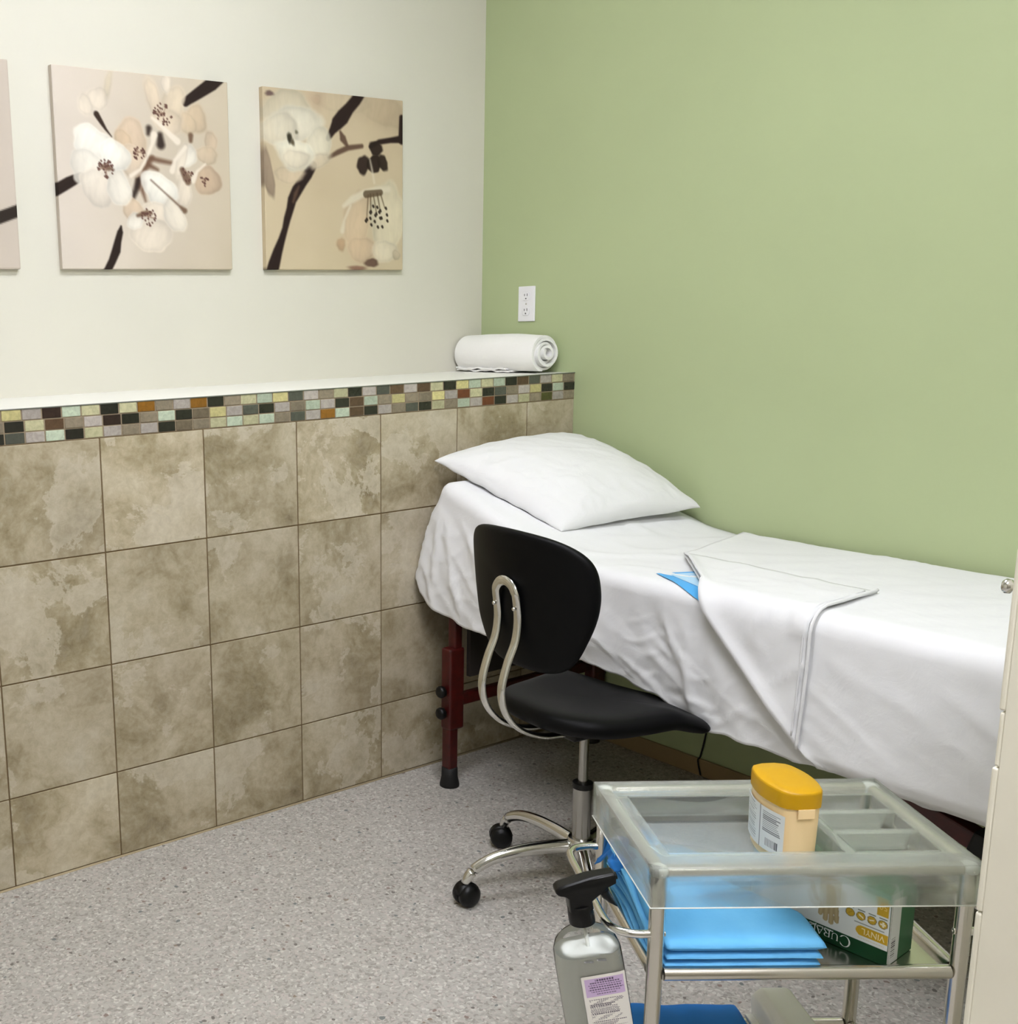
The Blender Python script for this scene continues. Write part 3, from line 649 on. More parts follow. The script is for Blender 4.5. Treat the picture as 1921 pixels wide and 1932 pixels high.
# mattress, frame and legs
tb = thing('treatment_table', 'white draped treatment table with dark red steel legs beside the green wall', 'treatment table', (1.72, -.95, 0))
bm = bmesh.new(); rings = []
for y in np.linspace(-1.93, HY, 40):
    z = topz(y)-.012; D = downdir(y); p = [Vector((BX0+.02, y, z)), Vector((BX1-.01, y, z))]
    rings.append([p[0], p[1], p[1]+D*.085, p[0]+D*.085])
loft(bm, rings); bevel(obj('mattress', bm, M['board'], tb, smooth=False), .012, 2)
def rtube(bm, x, y, w, z0, z1): box(bm, x-w/2, x+w/2, y-w/2, y+w/2, z0, z1)
for x in (1.44, 2.02):
    bm = bmesh.new(); box(bm, x-.018, x+.018, -1.9, -.16, .66, .70); bevel(obj('side_rail', bm, M['red'], tb, smooth=False), .004)
for y in (-.165, -1.80):
    for x in (1.382, 2.035):
        bm = bmesh.new(); box(bm, x-.0185, x+.0185, y-.0185, y+.0185, .02, .45); L = obj('leg', bm, M['red'], tb, smooth=False); bevel(L, .006, 3)
        bm = bmesh.new(); lathe(bm, [(.031, 0), (.031, .006), (.026, .03), (.025, .062), (.021, .064)], (x, y, 0), n=20); obj('rubber_foot', bm, M['rubber'], L)
        bm = bmesh.new(); box(bm, x-.0215, x+.040, y-.022, y+.022, .19, .455); s = obj('leg_sleeve', bm, M['red'], tb, smooth=False); bevel(s, .008, 3)
        bm = bmesh.new(); box(bm, x+.002, x+.034, y-.016, y+.016, .45, .68); bevel(obj('upright', bm, M['red'], tb, smooth=False), .005, 2)
        for z in (.318, .248):
            bm = bmesh.new(); sg = -1 if x < 1.7 else 1
            lathe(bm, [(.006, 0), (.006, .008), (.017, .009), (.019, .014), (.019, .024), (.014, .029), (0, .030)], (x+sg*.02, y, z), (sg, 0, 0), 10); obj('clamp_knob', bm, M['blackplastic'], tb)
    bm = bmesh.new(); box(bm, 1.42, 2.02, y-.014, y+.014, .262, .300); bevel(obj('cross_bar', bm, M['red'], tb, smooth=False), .005)
bm = bmesh.new(); box(bm, 1.43, 2.02, -.20, -.185, .36, .67); obj('end_board', bm, M['board'], tb, smooth=False)
for x in (1.50, 1.93):
    bm = bmesh.new(); tube(bm, [(x, -1.12, .515), (x, -1.635, .372)], .021, prof=[(1, 1), (-1, 1), (-1, -1), (1, -1)]); b = obj('diagonal_brace', bm, M['red'], tb, smooth=False); bevel(b, .005)
    bm = bmesh.new(); tube(bm, [(x, -1.63, .3735), (x, -1.668, .363)], .024, prof=[(1, 1), (-1, 1), (-1, -1), (1, -1)]); bevel(obj('end_cap', bm, M['rubber'], b, smooth=False), .005)
# pillow
def pillow():
    Lc, Tc, Rc, Bc = (np.array(p) for p in ((1.415, -.035, 1.024), (2.045, -.030, 1.055), (2.055, -.545, .866), (1.500, -.490, .852)))
    bm = bmesh.new(); n = 56
    def mid(u, v): return Lc*(1-u)*(1-v)+Tc*u*(1-v)+Rc*u*v+Bc*(1-u)*v
    def pinch(u, v):
        # edges curve inward between the four ears
        a = .030*math.sin(PI*u)**.8; b = .022*math.sin(PI*v)**.8
        return u+(.5-u)*2*b*.6, v+(.5-v)*2*a*.7
    def pt(u, v, sgn):
        uu, vv = pinch(u, v); p = mid(uu, vv)
        k = (max(0, math.sin(PI*u))*max(0, math.sin(PI*v)))
        t = .100*k**.40 if sgn > 0 else -.036*k**.5
        ear = max(abs(u-.5), abs(v-.5))*2
        w = .008*float(fbm(u*2.6, v*2.6, 2))*min(1, k*6)+.0022*max(0, 1-abs(float(pn(u*5-v*3+7, v*4+u)))*4)*min(1, k*4)
        rad = .005*max(0, 1-abs(float(pn(u*7+v*4, v*6-u*2)))*4)*(1-k)*min(1, k*8)
        nrm = np.array((-.02, -.30, .95))
        return p+nrm*(t+(w+rad)*(1 if sgn > 0 else .3)+.010*float(pn(u*6+v*9, 5.1))*(ear**6)*.6)
    V = {}
    def vert(i, j, s):
        key = (i, j, 0 if i in (0, n) or j in (0, n) else s)
        if key not in V: V[key] = bm.verts.new(pt(i/n, j/n, s))
        return V[key]
    for s in (1, -1):
        for i in range(n):
            for j in range(n):
                q = [vert(i, j, s), vert(i+1, j, s), vert(i+1, j+1, s), vert(i, j+1, s)]
                bm.faces.new(q if s < 0 else q[::-1])
    o = obj('pillow', bm, M['pillow'], base=(1.75, -.26, .86)); subsurf(o, 1)
    return tag(o, 'plump white pillow resting on the raised head of the treatment table', 'pillow')
pillow()
# thin cord on the wall under the table
bm = bmesh.new(); pts = catmull([(XR-.004, -.592, .40), (XR-.004, -.588, .18), (XR-.005, -.572, .072), (XR-.0125, -.568, .052), (XR-.0125, -.580, .006)], 8); tube(bm, pts, .0026, 8)
tag(obj('cord', bm, M['rubber']), 'thin dark cord hanging down the green wall under the table', 'cord')
# ------------------------------------------------------------------ swivel chair, tucked under the table
HX, HYc, CA = 1.19, -.866, math.radians(-5)
F = Frame((HX, HYc), CA)
ch = thing('swivel_chair', 'black swivel chair with chrome loop back support tucked against the table', 'chair', (HX, HYc, 0))
def seat():
    key = [(-.195, 0), (-.185, .09), (-.12, .165), (0, .198), (.13, .212), (.215, .20), (.25, .12), (.258, 0), (.25, -.12), (.215, -.20), (.13, -.212), (0, -.198), (-.12, -.165), (-.185, -.09)]
    out = catmull(key, 6, True); cx = .03
    prof = [(.30, .476), (.72, .476), (.90, .479), (.97, .487), (1.0, .500), (.985, .515), (.93, .525), (.82, .530), (.6, .528), (.35, .524), (.12, .522), (.01, .522)]
    rings = []
    for k, z in prof:
        r = []
        for a, s in out:
            A = cx+(a-cx)*k; S = s*k
            top = 1 if z > .5 else .8
            dz = (.020*max(0, (-A-.02)/.18)**1.6+.22*S*S-.42*max(0, A-.10)*(.55+2.2*abs(S)))*top
            r.append(F(A, S, z+dz))
        rings.append(r)
    bm = bmesh.new(); loft(bm, rings); o = obj('seat', bm, M['leather'], ch); subsurf(o, 1)
    bm = bmesh.new(); box(bm, -.10, .10, -.07, .07, .452, .477, F); bevel(obj('seat_plate', bm, M['blackplastic'], ch, smooth=False), .006)
seat()
A0 = -.232
def backrest():
    h_ = [(.10, .650), (.155, .69), (.198, .78), (.211, .865), (.194, .934), (.125, .972)]; key = [(0, .644)]+h_+[(0, .984)]+[(-s, h) for s, h in h_[::-1]]
    out = catmull(key, 7, True); hc = .83
    def pos(s, h, off):
        a = A0+1.62*s*s-.10*(h-.66)+.25*max(0, .74-h)**1.2
        return F(a+off, s, h)
    prof = [(.02, -.004), (.4, -.006), (.75, -.007), (.93, -.007), (.985, -.003), (1.0, .006), (.985, .017), (.93, .024), (.7, .030), (.3, .032), (.02, .032)]
    rings = [[pos(s*k, hc+(h-hc)*k, o_) for s, h in out] for k, o_ in prof]
    bm = bmesh.new(); loft(bm, rings); subsurf(obj('backrest', bm, M['leather'], ch), 1)
backrest()
bm = bmesh.new(); sb = .035
left = [(-.03, .468), (-.10, .466), (-.17, .474), (-.238, .504), (-.282, .552), (-.296, .608), (-.281, .668), (-.258, .722), (-.252, .772), (-.258, .822)]
pts = [(a, sb, z) for a, z in left]
for k in range(1, 8):
    t = PI*k/8; pts.append((-.260-.002*math.sin(t), sb*math.cos(t), .822+sb*1.1*math.sin(t)))
pts += [(a, -sb, z) for a, z in left[::-1]]
path = [F(*p) for p in catmull(pts, 7)]
ell = [(1.0*math.cos(2*PI*k/14), .62*math.sin(2*PI*k/14)) for k in range(14)]
# keep the flat side of the bar facing along its bend
def sweep_flat(bm, path, w, t, lat):
    N_ = len(path); rings = []
    for i in range(N_):
        tg = (path[min(i+1, N_-1)]-path[max(i-1, 0)]).normalized(); i_ = i/(N_-1)
        x = lat-tg*lat.dot(tg)
        if x.length < .35:
            x = None
        rings.append((tg, x))
    last = None; R = []
    fwd = Vector((math.cos(CA), math.sin(CA), 0))
    for p, (tg, x) in zip(path, rings):
        nrm = fwd-tg*fwd.dot(tg)
        if x is None or abs(tg.z) > .3 or last is None:
            y = tg.cross(lat) if abs(tg.dot(lat)) < .8 else nrm
        else: y = nrm if abs(tg.dot(fwd)) < .6 else Vector((0, 0, 1))-tg*tg.z
        if last is not None and y.dot(last) < 0: y = -y
        y = (y-tg*y.dot(tg)).normalized()
        if last is not None: y = (y*.5+last*.5); y = (y-tg*y.dot(tg)).normalized()
        last = y; xx = tg.cross(y)
        R.append([p+xx*w*math.cos(2*PI*k/14)+y*t*math.sin(2*PI*k/14) for k in range(14)])
    loft(bm, R)
sweep_flat(bm, path, .0128, .0066, Vector((-math.sin(CA), math.cos(CA), 0)))
br = obj('back_support', bm, M['chrome'], ch)
for s in (sb, -sb):
    for z in (.80,):
        bm = bmesh.new(); lathe(bm, [(.005, 0), (.005, .002), (.003, .004), (0, .0042)], F(-.264, s, z), (-math.cos(CA), -math.sin(CA), 0), 10); obj('rivet', bm, M['chrome'], br)
bm = bmesh.new(); lathe(bm, [(.0118, .29), (.0118, .455)], (HX, HYc, 0), n=24); autosmooth(obj('piston_rod', bm, M['gas'], ch))
bm = bmesh.new(); lathe(bm, [(.018, .298), (.024, .298), (.025, .292), (.025, .306), (.0125, .308)], (HX, HYc, 0), n=24); autosmooth(obj('collar', bm, M['blackplastic'], ch))
bm = bmesh.new(); lathe(bm, [(.0225, .15), (.0235, .298)], (HX, HYc, 0), n=28); autosmooth(obj('gas_column', bm, M['gas'], ch))
bm = bmesh.new(); lathe(bm, [(.024, .10), (.030, .103), (.034, .118), (.035, .148), (.031, .158), (.0235, .160)], (HX, HYc, 0), n=28); autosmooth(obj('hub', bm, M['chrome'], ch), 50)
for k in range(5):
    Fa = Frame((HX, HYc), math.radians(156-72*k))
    bm = bmesh.new(); P_ = [Fa(a, 0, z) for a, z in ((.028, .134), (.09, .137), (.16, .134), (.225, .122), (.270, .102), (.294, .082), (.304, .060))]
    P_ = [Vector(p) for p in catmull([tuple(p) for p in P_], 5)]; n_ = len(P_)
    R = []
    for i, p in enumerate(P_):
        t = (P_[min(i+1, n_-1)]-P_[max(i-1, 0)]).normalized(); lat = Vector((-Fa.n, Fa.c, 0)); up = lat.cross(t); 
        if up.z < 0 and i < n_-8: up = -up
        w = .0145-.002*i/n_; h = .020-.008*i/n_
        R.append([p+lat*w*math.cos(q)*(1 if math.sin(q) > -.2 else .95)+up*(h*math.sin(q) if math.sin(q) > 0 else h*.9*math.sin(q)) for q in [2*PI*j/14 for j in range(14)]])
    loft(bm, R); arm = obj('base_arm', bm, M['chrome'], ch)
    Fc = Frame(Fa(.305, 0, 0), math.radians(156-72*k+(200, 60, 20, 100, 300)[k]))
    bm = bmesh.new(); lathe(bm, [(.0055, .04), (.0055, .062)], Fa(.304, 0, 0), n=10); obj('caster_stem', bm, M['chrome'], arm)
    bm = bmesh.new()
    for sg in (-1, 1):
        lathe(bm, [(0, .003), (.020, .003), (.0295, .005), (.0305, .013), (.0285, .021), (.019, .028), (0, .030)], Fc(.006, 0, .0305), (-Fc.n*sg, Fc.c*sg, 0), 24)
    # hood
    hood = []
    for i in range(9):
        a = math.radians(10+20*i); hood.append([Fc(.006+(.032)*math.cos(a), s, .0305+.032*math.sin(a)) for s in (-.0125, .0125)]+[Fc(.006+.020*math.cos(a), s, .0305+.020*math.sin(a)) for s in (.0125, -.0125)])
    loft(bm, hood); obj('caster', bm, M['blackplastic'], ch)
# ------------------------------------------------------------------ steel trolley
TA = math.atan2(-.556, .831); T = Frame((.313, -1.759), TA); TW, TD = .4138, .2599
tr = thing('utility_trolley', 'satin steel utility trolley with a frosted plastic tray on top', 'trolley', tuple(T(TW/2, TD/2, 0)))
for p, q in ((0, 0), (TW, 0), (0, TD), (TW, TD)):
    bm = bmesh.new(); lathe(bm, [(.0108, .06), (.0108, .717)], T(p, q, 0), n=20); L = autosmooth(obj('leg', bm, M['satin'], tr))
    bm = bmesh.new(); lathe(bm, [(.0112, .708), (.0125, .712), (.0122, .7165), (.009, .7200), (.004, .7216), (0, .7218)], T(p, q, 0), n=20); obj('end_cap', bm, M['cap'], L)
    bm = bmesh.new()
    for sg in (-1, 1): lathe(bm, [(0, .002), (.022, .003), (.0245, .007), (.0235, .014), (0, .017)], T(p+.008, q, .0245), tuple(T(0, sg, 0)-T(0, 0, 0)), 18)
    lathe(bm, [(.006, .03), (.006, .065)], T(p, q, 0), n=10); obj('caster', bm, M['blackplastic'], tr)
def rail(a, b, r, nm='rail', z=.7125):
    bm = bmesh.new(); tube(bm, [T(*a, z), T(*b, z)], r, 16); autosmooth(obj(nm, bm, M['satin'], tr))
g = .010
for a, b in (((g, 0), (TW-g, 0)), ((g, TD), (TW-g, TD)), ((0, g), (0, TD-g)), ((TW, g), (TW, TD-g))): rail(a, b, .0088)
for zz, nm in ((.5595, 'shelf'), (.30, 'shelf')):
    bm = bmesh.new(); box(bm, .004, TW-.004, .004, TD-.004, zz-.006, zz-.003, T)
    for a, b in (((.012, 0), (TW-.012, 0)), ((.012, TD), (TW-.012, TD)), ((0, .012), (0, TD-.012)), ((TW, .012), (TW, TD-.012))):
        tube(bm, [T(*a, zz-.001), T(*b, zz-.001)], .0098, 14)
    autosmooth(obj(nm, bm, M['satin'], tr), 30)
for p0, sg in ((0, -1), (TW, 1)):
    bm = bmesh.new(); hp = [(0, -.0), (.030, .0), (.052, .012), (.060, .04), (.060, .10), (.060, .16), (.060, .222), (.054, .246), (.034, TD-.001), (0, TD)]
    tube(bm, [T(*p) for p in catmull([(p0+sg*a, b, .6195) for a, b in hp], 7)], .0058, 12); obj('handle', bm, M['chrome'], tr)
for p, q in ((TW, 0), (TW, TD), (0, 0), (0, TD)):
    bm = bmesh.new(); sg = -1 if p else 1
    lathe(bm, [(.0045, 0), (.0042, .0015), (.002, .0022), (.002, .001), (0, .001)], T(p+sg*.0104, q, .6195), tuple(T(sg, 0, 0)-T(0, 0, 0)), 12); obj('screw', bm, M['satin'], tr)
# frosted tray with one deep basin and three small wells
def tray():
    bm = bmesh.new(); zf, zs, zb = .7245, .6655, .682
    P0, P1, Q0, Q1 = -.0145, TW+.0145, -.0145, TD+.0145
    holes = [(.022, .262, .030, .216, .040)]
    for q0, q1 in ((.030, .083), (.097, .149), (.163, .214)): holes.append((.278, .392, q0, q1, .036))
    ps = sorted({P0, P1}|{h[0] for h in holes}|{h[1] for h in holes}); qs = sorted({Q0, Q1}|{h[2] for h in holes}|{h[3] for h in holes})
    V = {}
    def v(p, q, z):
        k = (round(p, 5), round(q, 5), round(z, 5))
        if k not in V: V[k] = bm.verts.new(T(p, q, z))
        return V[k]
    for a, b in zip(ps, ps[1:]):
        for c, d in zip(qs, qs[1:]):
            m0, m1 = (a+b)/2, (c+d)/2
            if any(h[0] < m0 < h[1] and h[2] < m1 < h[3] for h in holes): continue
            bm.faces.new((v(a, c, zf), v(b, c, zf), v(b, d, zf), v(a, d, zf)))
    for h0, h1, g0, g1, dp in holes:
        e = [(p, g0) for p in ps if h0-1e-6 <= p <= h1+1e-6]+[(h1, q) for q in qs if g0+1e-6 < q < g1-1e-6]+[(p, g1) for p in ps[::-1] if h0-1e-6 <= p <= h1+1e-6]+[(h0, q) for q in qs[::-1] if g0+1e-6 < q < g1-1e-6]
        cx, cy = (h0+h1)/2, (g0+g1)/2; ins = .007
        lo = []
        for p, q in e:
            pp = p+(ins if abs(p-h0) < 1e-6 else (-ins if abs(p-h1) < 1e-6 else 0)); qq = q+(ins if abs(q-g0) < 1e-6 else (-ins if abs(q-g1) < 1e-6 else 0))
            lo.append(v(pp, qq, zf-dp))
        hi = [v(p, q, zf) for p, q in e]; n_ = len(e)
        for k in range(n_): bm.faces.new((hi[k], hi[(k+1) % n_], lo[(k+1) % n_], lo[k]))
        bm.faces.new(lo)
    e = [(p, Q0) for p in ps]+[(P1, q) for q in qs[1:-1]]+[(p, Q1) for p in ps[::-1]]+[(P0, q) for q in qs[1:-1][::-1]]; n_ = len(e)
    for k in range(n_):
        a, b = e[k], e[(k+1) % n_]
        bm.faces.new((v(*a, zf), v(*a, zs), v(*b, zs), v(*b, zf)))
    highlight_path = [T(*a, zs) for a in e]
    o = obj('tray', bm, M['frost'], tr, smooth=False); b_ = bevel(o, .007, 3, 50); solid(o, .0022, -1); o.data.polygons.foreach_set('use_smooth', [True]*len(o.data.polygons))
    bm = bmesh.new(); tube(bm, highlight_path, .0011, 6, closed=True); obj('tray_edge_highlight', bm, M['cap'], o); return o  # thin milky tube added as a highlight, imitating light glowing along the skirt's lower edge
tray()
# wipes canister standing in the tray
def canister():
    c0 = T(.211, .106, .6865); Fk = Frame(c0, TA+math.radians(4)); t = thing('wipes_canister', 'peach wipes canister with a bright yellow lid standing in the tray', 'canister', tuple(c0))
    def outline(k, grow=0.0):
        fw, fd, bl = .0235*k+grow, .060*k+grow, .0145*k; pts = []
        n = 14
        for i in range(n+1): u_ = i/n; pts.append((fw+bl*math.sin(PI*u_), -fd+2*fd*u_))
        for i in range(n+1): u_ = i/n; pts.append((-fw-bl*math.sin(PI*u_), fd-2*fd*u_))
        # round the four corners
        N_ = len(pts); out = []
        q = np.array(pts)
        for _ in range(2): q = (np.roll(q, 1, 0)+2*q+np.roll(q, -1, 0))/4
        return [tuple(x) for x in q]
    bm = bmesh.new(); rings = []
    for z, k in ((0, .86), (.003, .90), (.012, .915), (.05, .935), (.085, .955), (.0905, .96), (.091, .93)): rings.append([Fk(a, s, z) for a, s in outline(k)])
    loft(bm, rings); autosmooth(obj('body', bm, M['canister'], t), 50)
    bm = bmesh.new(); rings = []
    for z, k in ((.0895, .985), (.0895, 1.0), (.110, 1.0), (.1128, .985), (.114, .95), (.114, .5), (.114, .02)): rings.append([Fk(a, s, z) for a, s in outline(k)])
    loft(bm, rings); autosmooth(obj('lid', bm, M['lid'], t), 50)
    bm = bmesh.new(); box(bm, -.011, .013, -.0576, -.0560, .076, .0905, Fk); bevel(obj('lid_tab', bm, M['canister'], t, smooth=False), .0015)
    # label round the left side
    def side(u, z):
        fw, bl, fd = .0235, .0145, .060; k = .918+.042*z/.085
        s = fd*(.85-1.72*u)*k; a = -(fw+bl*math.sin(PI*min(1, max(0, (s/k+fd)/(2*fd)))))*k-.0011; return a, s
    def lf(u, v):
        z = .078-.064*v; a, s = side(u*1.02, z); return Fk(a-.0006, s, z)
    def lcol(U, V):
        c = np.full((len(U), 3), (228., 230, 228)); rr = np.random.RandomState(5)
        k = np.zeros(len(U))
        for i in range(11):
            y = .10+.045*i; w = .93-.25*rr.rand(); k = np.where((abs(V-y) < .010) & (U > .60) & (U < .60+.36*w*1.05), .75, k)
        for i in range(14):
            y = .08+.062*i; w = rr.rand()*.12; k = np.where((abs(V-y) < .010) & (U > .06) & (U < .46-w), .5, k)
        c = c*(1-k[:, None])+np.array((96., 98, 100))*k[:, None]
        c[(abs(U-.54) < .006)] = (120, 122, 122)
        bar = (V > .70) & (V < .90) & (U > .66) & (U < .90); st = (np.floor(U*190).astype(int)*7919 % 5) < 2
        c[bar & st] = (46, 40, 48); return c
    patch('label', lf, 110, 70, lcol, M['print'], t, 'white label with fine print and a barcode')
canister()
# glove box, upside down, on the middle shelf
def glove_box():
    zs = .5575; ang = math.atan2(.79, -.61)   # local axis a runs back-left along the printed face
    o0 = T(.324, .014, zs); G_ = Frame(o0, TA+ang)
    L, D, Hh = .200, .073, .108   # depth axis s is negative (to the right)
    t = thing('glove_box', 'upside down white and green box of vinyl gloves on the middle shelf', 'box', tuple(G_(L/2, -D/2, 0)))
    bm = bmesh.new(); box(bm, 0, L, -D, 0, 0, Hh, G_); bevel(obj('carton', bm, M['print'], t, smooth=False), .0015); cb = bpy.data.objects['carton']
    colored(cb.data, [(34, 92, 52)]*len(cb.data.vertices))
    GREEN = np.array((12., 62, 30)); WHITE = np.array((226., 228, 226)); YEL = np.array((204., 164, 40))
    def front(U, V):
        a = U*L*.99; h = V*Hh; c = np.tile(WHITE, (len(U), 1))
        gr = sstep(.085, .108, h)*sstep(.06, .0, a); c = c*(1-gr[:, None]*.8)+np.array((60., 140, 100))*gr[:, None]*.8
        c[h < .0225] = GREEN
        pill = ((a < .036) & (abs(h-.0385) < .0075)) | (np.hypot(a-.036, h-.0385) < .0075); c[pill & (a > .0005)] = YEL
        fifty = (a > .002) & (a < .0175) & (h > .072) & (h < .10); c[fifty] = YEL
        for i in range(4):
            d = np.hypot(a-(.0085+.0148*i), h-.0600); c[d < .0064] = (92, 84, 34); c[d < .0056] = (196, 160, 48)
            x = a-(.0085+.0148*i); y = h-.060
            if i == 0: c[((abs(x) < .0014) & (abs(y) < .0036)) | ((abs(y) < .0014) & (abs(x) < .0036))] = (236, 228, 200)
            if i == 1: c[(abs(y+.3*x) < .0008) & (abs(x) < .0034)] = (236, 228, 200)
            if i == 2: c[(abs(y-.5*x) < .0012) & (abs(x) < .0032)] = (236, 228, 200)
            if i == 3: c[(abs(y+.8*x) < .0005) & (abs(x) < .0028)] = (150, 120, 30)
            ln = (abs(h-.0685) < .0007) & (abs(x) < .005); c[ln] = (110, 120, 110)
        c[(abs(h-.0495) < .0006) & (a > .006) & (a < .046)] = (150, 152, 148)
        c[(abs(h-.0275) < .0007) & (a > .004) & (a < .040) & (np.sin(a*2600) > -.4)] = (206, 190, 130)
        # gloved hand, fingers down
        for fx, b, tp, w, sl in ((.0715, .034, .066, .0036, .10), (.0785, .029, .066, .0036, .03), (.0855, .031, .066, .0036, -.04), (.0925, .037, .066, .0034, -.10)):
            x = a-fx-(h-.05)*sl; ins = ((abs(x) < w) & (h > b+.0036) & (h < tp)) | (np.hypot(x, h-b-.0036) < w)
            c[ins] = np.array((190., 170, 130))-np.clip(abs(x)[ins, None]*6000, 0, 22)
        c[(a > .067) & (a < .097) & (h > .063) & (h < .1)] = (188, 168, 128)
        x = a-.104-(h-.07)*.4; c[(abs(x) < .004) & (h > .058) & (h < .085)] = (196, 172, 138)
        return c
    patch('printed_face', lambda u, v: G_(u*L, .0006, v*Hh), 220, 130, front, M['print'], t, 'white face with a dark green band, yellow pill and icons')
    def end(U, V):
        c = np.tile(WHITE*.97, (len(U), 1)); grn = U > .42; c[grn] = np.array((44., 104, 62))*(.9+.1*V[grn, None])
        bar = (U > .10) & (U < .27) & (V > .08) & (V < .36) & ((np.floor(V*120).astype(int)*7919 % 7) < 3); c[bar] = (52, 40, 54)
        c[(abs(U-.05) < .007) & (V < .95) & (np.sin(V*260) > -.5)] = (120, 122, 120); c[(abs(U-.31) < .006) & (V > .4) & (np.sin(V*200) > -.5)] = (130, 132, 130)
        return c
    patch('end_panel', lambda u, v: G_(-.0006, -u*D, v*Hh), 60, 150, end, M['print'], t, 'end panel with a barcode on white and a green side')
    def put(a0, h0):   # upside down: letters run towards -a... read from the other side
        def f(x, y, z): return G_(a0+x, .0012+z, h0-y)
        return f
    wm = mat('white_ink', (232, 234, 230), .5); ym = mat('pale_ink', (240, 226, 170), .5); gm = mat('gold_ink', (232, 200, 96), .5)
    obj('lettering', text_mesh('VINYL', .0125, put(.0045, .0430), xs=.92), ym, t, smooth=False, label='pale VINYL lettering')
    obj('lettering', text_mesh('50', .012, put(.0035, .0900)), gm, t, smooth=False)
    # serif capitals drawn with thick and thin strokes
    bm = bmesh.new(); y0 = .0006+.0004
    def bar(p0, p1, w0, w1=None):
        w1 = w0 if w1 is None else w1; (x0, z0), (x1, z1) = p0, p1; dx, dz = x1-x0, z1-z0; l = math.hypot(dx, dz); nx, nz = -dz/l, dx/l
        vs = [bm.verts.new(G_(x, y0, z)) for x, z in ((x0+nx*w0/2, z0+nz*w0/2), (x0-nx*w0/2, z0-nz*w0/2), (x1-nx*w1/2, z1-nz*w1/2), (x1+nx*w1/2, z1+nz*w1/2))]; bm.faces.new(vs)
    def arc(cx, cz, rx, rz, a0, a1, wf, n=22):
        pr = None
        for k in range(n+1):
            a = math.radians(a0+(a1-a0)*k/n); w = wf(a); pt = [bm.verts.new(G_(cx+(rx+s*w/2)*math.cos(a), y0, cz+(rz+s*w/2*.9)*math.sin(a))) for s in (-1, 1)]
            if pr: bm.faces.new((pr[0], pr[1], pt[1], pt[0]))
            pr = pt
    Zt, Zb = .0185, .0045   # foot of the letters is up because the box is upside down
    Y = lambda y: Zt-y      # y measured up the letter
    arc(.0575, Y(.0062), .0070, .0082, 40, 320, lambda a: .0006+.0016*abs(math.cos(a)))
    bar((.0628, Y(.0125)), (.0634, Y(.0095)), .0006); bar((.0625, Y(-.0002)), (.0640, Y(.0022)), .0006)
    def U_(x):
        bar((x, Y(.0105)), (x, Y(.004)), .0016); arc(x+.0036, Y(.0040), .0036, .0036, 0, 180, lambda a: .0007+.0007*abs(math.cos(a))*(1 if math.cos(a) < 0 else .4)); bar((x+.0072, Y(.0105)), (x+.0072, Y(.004)), .0007)
        bar((x-.0015, Y(.0105)), (x+.0015, Y(.0105)), .0005); bar((x+.0058, Y(.0105)), (x+.0086, Y(.0105)), .0005)
    def R_(x):
        bar((x, Y(0)), (x, Y(.0105)), .0016); bar((x, Y(.0103)), (x+.004, Y(.0103)), .0005); bar((x, Y(.0052)), (x+.004, Y(.0052)), .0005); arc(x+.004, Y(.0078), .0028, .0026, -90, 90, lambda a: .0005+.001*abs(math.cos(a))); bar((x+.0034, Y(.0052)), (x+.008, Y(0)), .0015); bar((x-.0014, Y(0)), (x+.0016, Y(0)), .0005)
    def A_(x):
        bar((x, Y(0)), (x+.0042, Y(.0108)), .0007); bar((x+.0042, Y(.0108)), (x+.0086, Y(0)), .0017); bar((x+.0018, Y(.004)), (x+.0068, Y(.004)), .0005)
    def D_(x):
        bar((x, Y(0)), (x, Y(.0105)), .0016); arc(x+.001, Y(.0052), .0068, .0050, -90, 90, lambda a: .0005+.0012*abs(math.cos(a)))
    U_(.0678); R_(.0795); A_(.0890); D_(.1005)
    o = obj('logo_lettering', bm, wm, t, smooth=False, label='white CURAD lettering upside down')
    obj('lettering', text_mesh('medical exam gloves', .0042, put(.074, .0208)), wm, t, smooth=False)
glove_box()
# folded gowns on the middle shelf
def gown(name, lab, z0, z1, pm, px, qb, mt, grp, seed, lobes=0):
    """soft folded slab: z0 / z1 are height functions of (p, q)"""
    bm = bmesh.new(); n = 34; nq = 34; rings = []
    for j in range(nq+1):
        e = j/nq; q = .004+(qb-.004)*e
        sq = (1-abs(2*e-1)**14)**.5*.94+.06
        a, b = pm(q), px(q); top, bot = [], []
        for i in range(n+1):
            u = i/n; p = a+(b-a)*u; r = (1-abs(2*u-1)**18)**.5*sq*.5+.5*sq
            lo, hi = z0(p, q), z1(p, q); m_ = (lo+hi)/2; hh = (hi-lo)/2*r
            w = .0022*float(fbm(p*16+seed, q*16, 3))*min(1, r*1.2); jit = .0018*float(pn(q*22+seed, u*3+seed))
            top.append(T(p+jit, q-.002*r*(1 if j == 0 else 0)+.0022*float(pn(p*20, seed)), m_+hh+w)); bot.append(T(p+jit, q, m_-hh))
        rings.append(top+bot[::-1])
    loft(bm, rings); o = obj(name, bm, mt); return tag(o, lab, 'gown', grp)
pm0 = lambda q: .017-.012*float(sstep(.02, .10, q))
pxr = lambda q: min(.236, .300-.80*q)
hb = lambda p, q: float(sstep(.02, .14, q))*math.exp(-(max(0, p)/.055)**2)
gown('folded_gown', 'bottom folded blue gown of the middle shelf stack, lying on the steel', lambda p, q: .5605, lambda p, q: .5715+.012*hb(p, q), pm0, lambda q: pxr(q)-.006, .235, M['gown'], 'folded gowns on the middle shelf', 1)
gown('folded_gown', 'middle folded blue gown, a thin layer under the thick top one', lambda p, q: .5718+.012*hb(p, q), lambda p, q: .5835+.026*hb(p, q), lambda q: pm0(q)+.001, lambda q: pxr(q)-.004, .235, M['gown'], 'folded gowns on the middle shelf', 5)
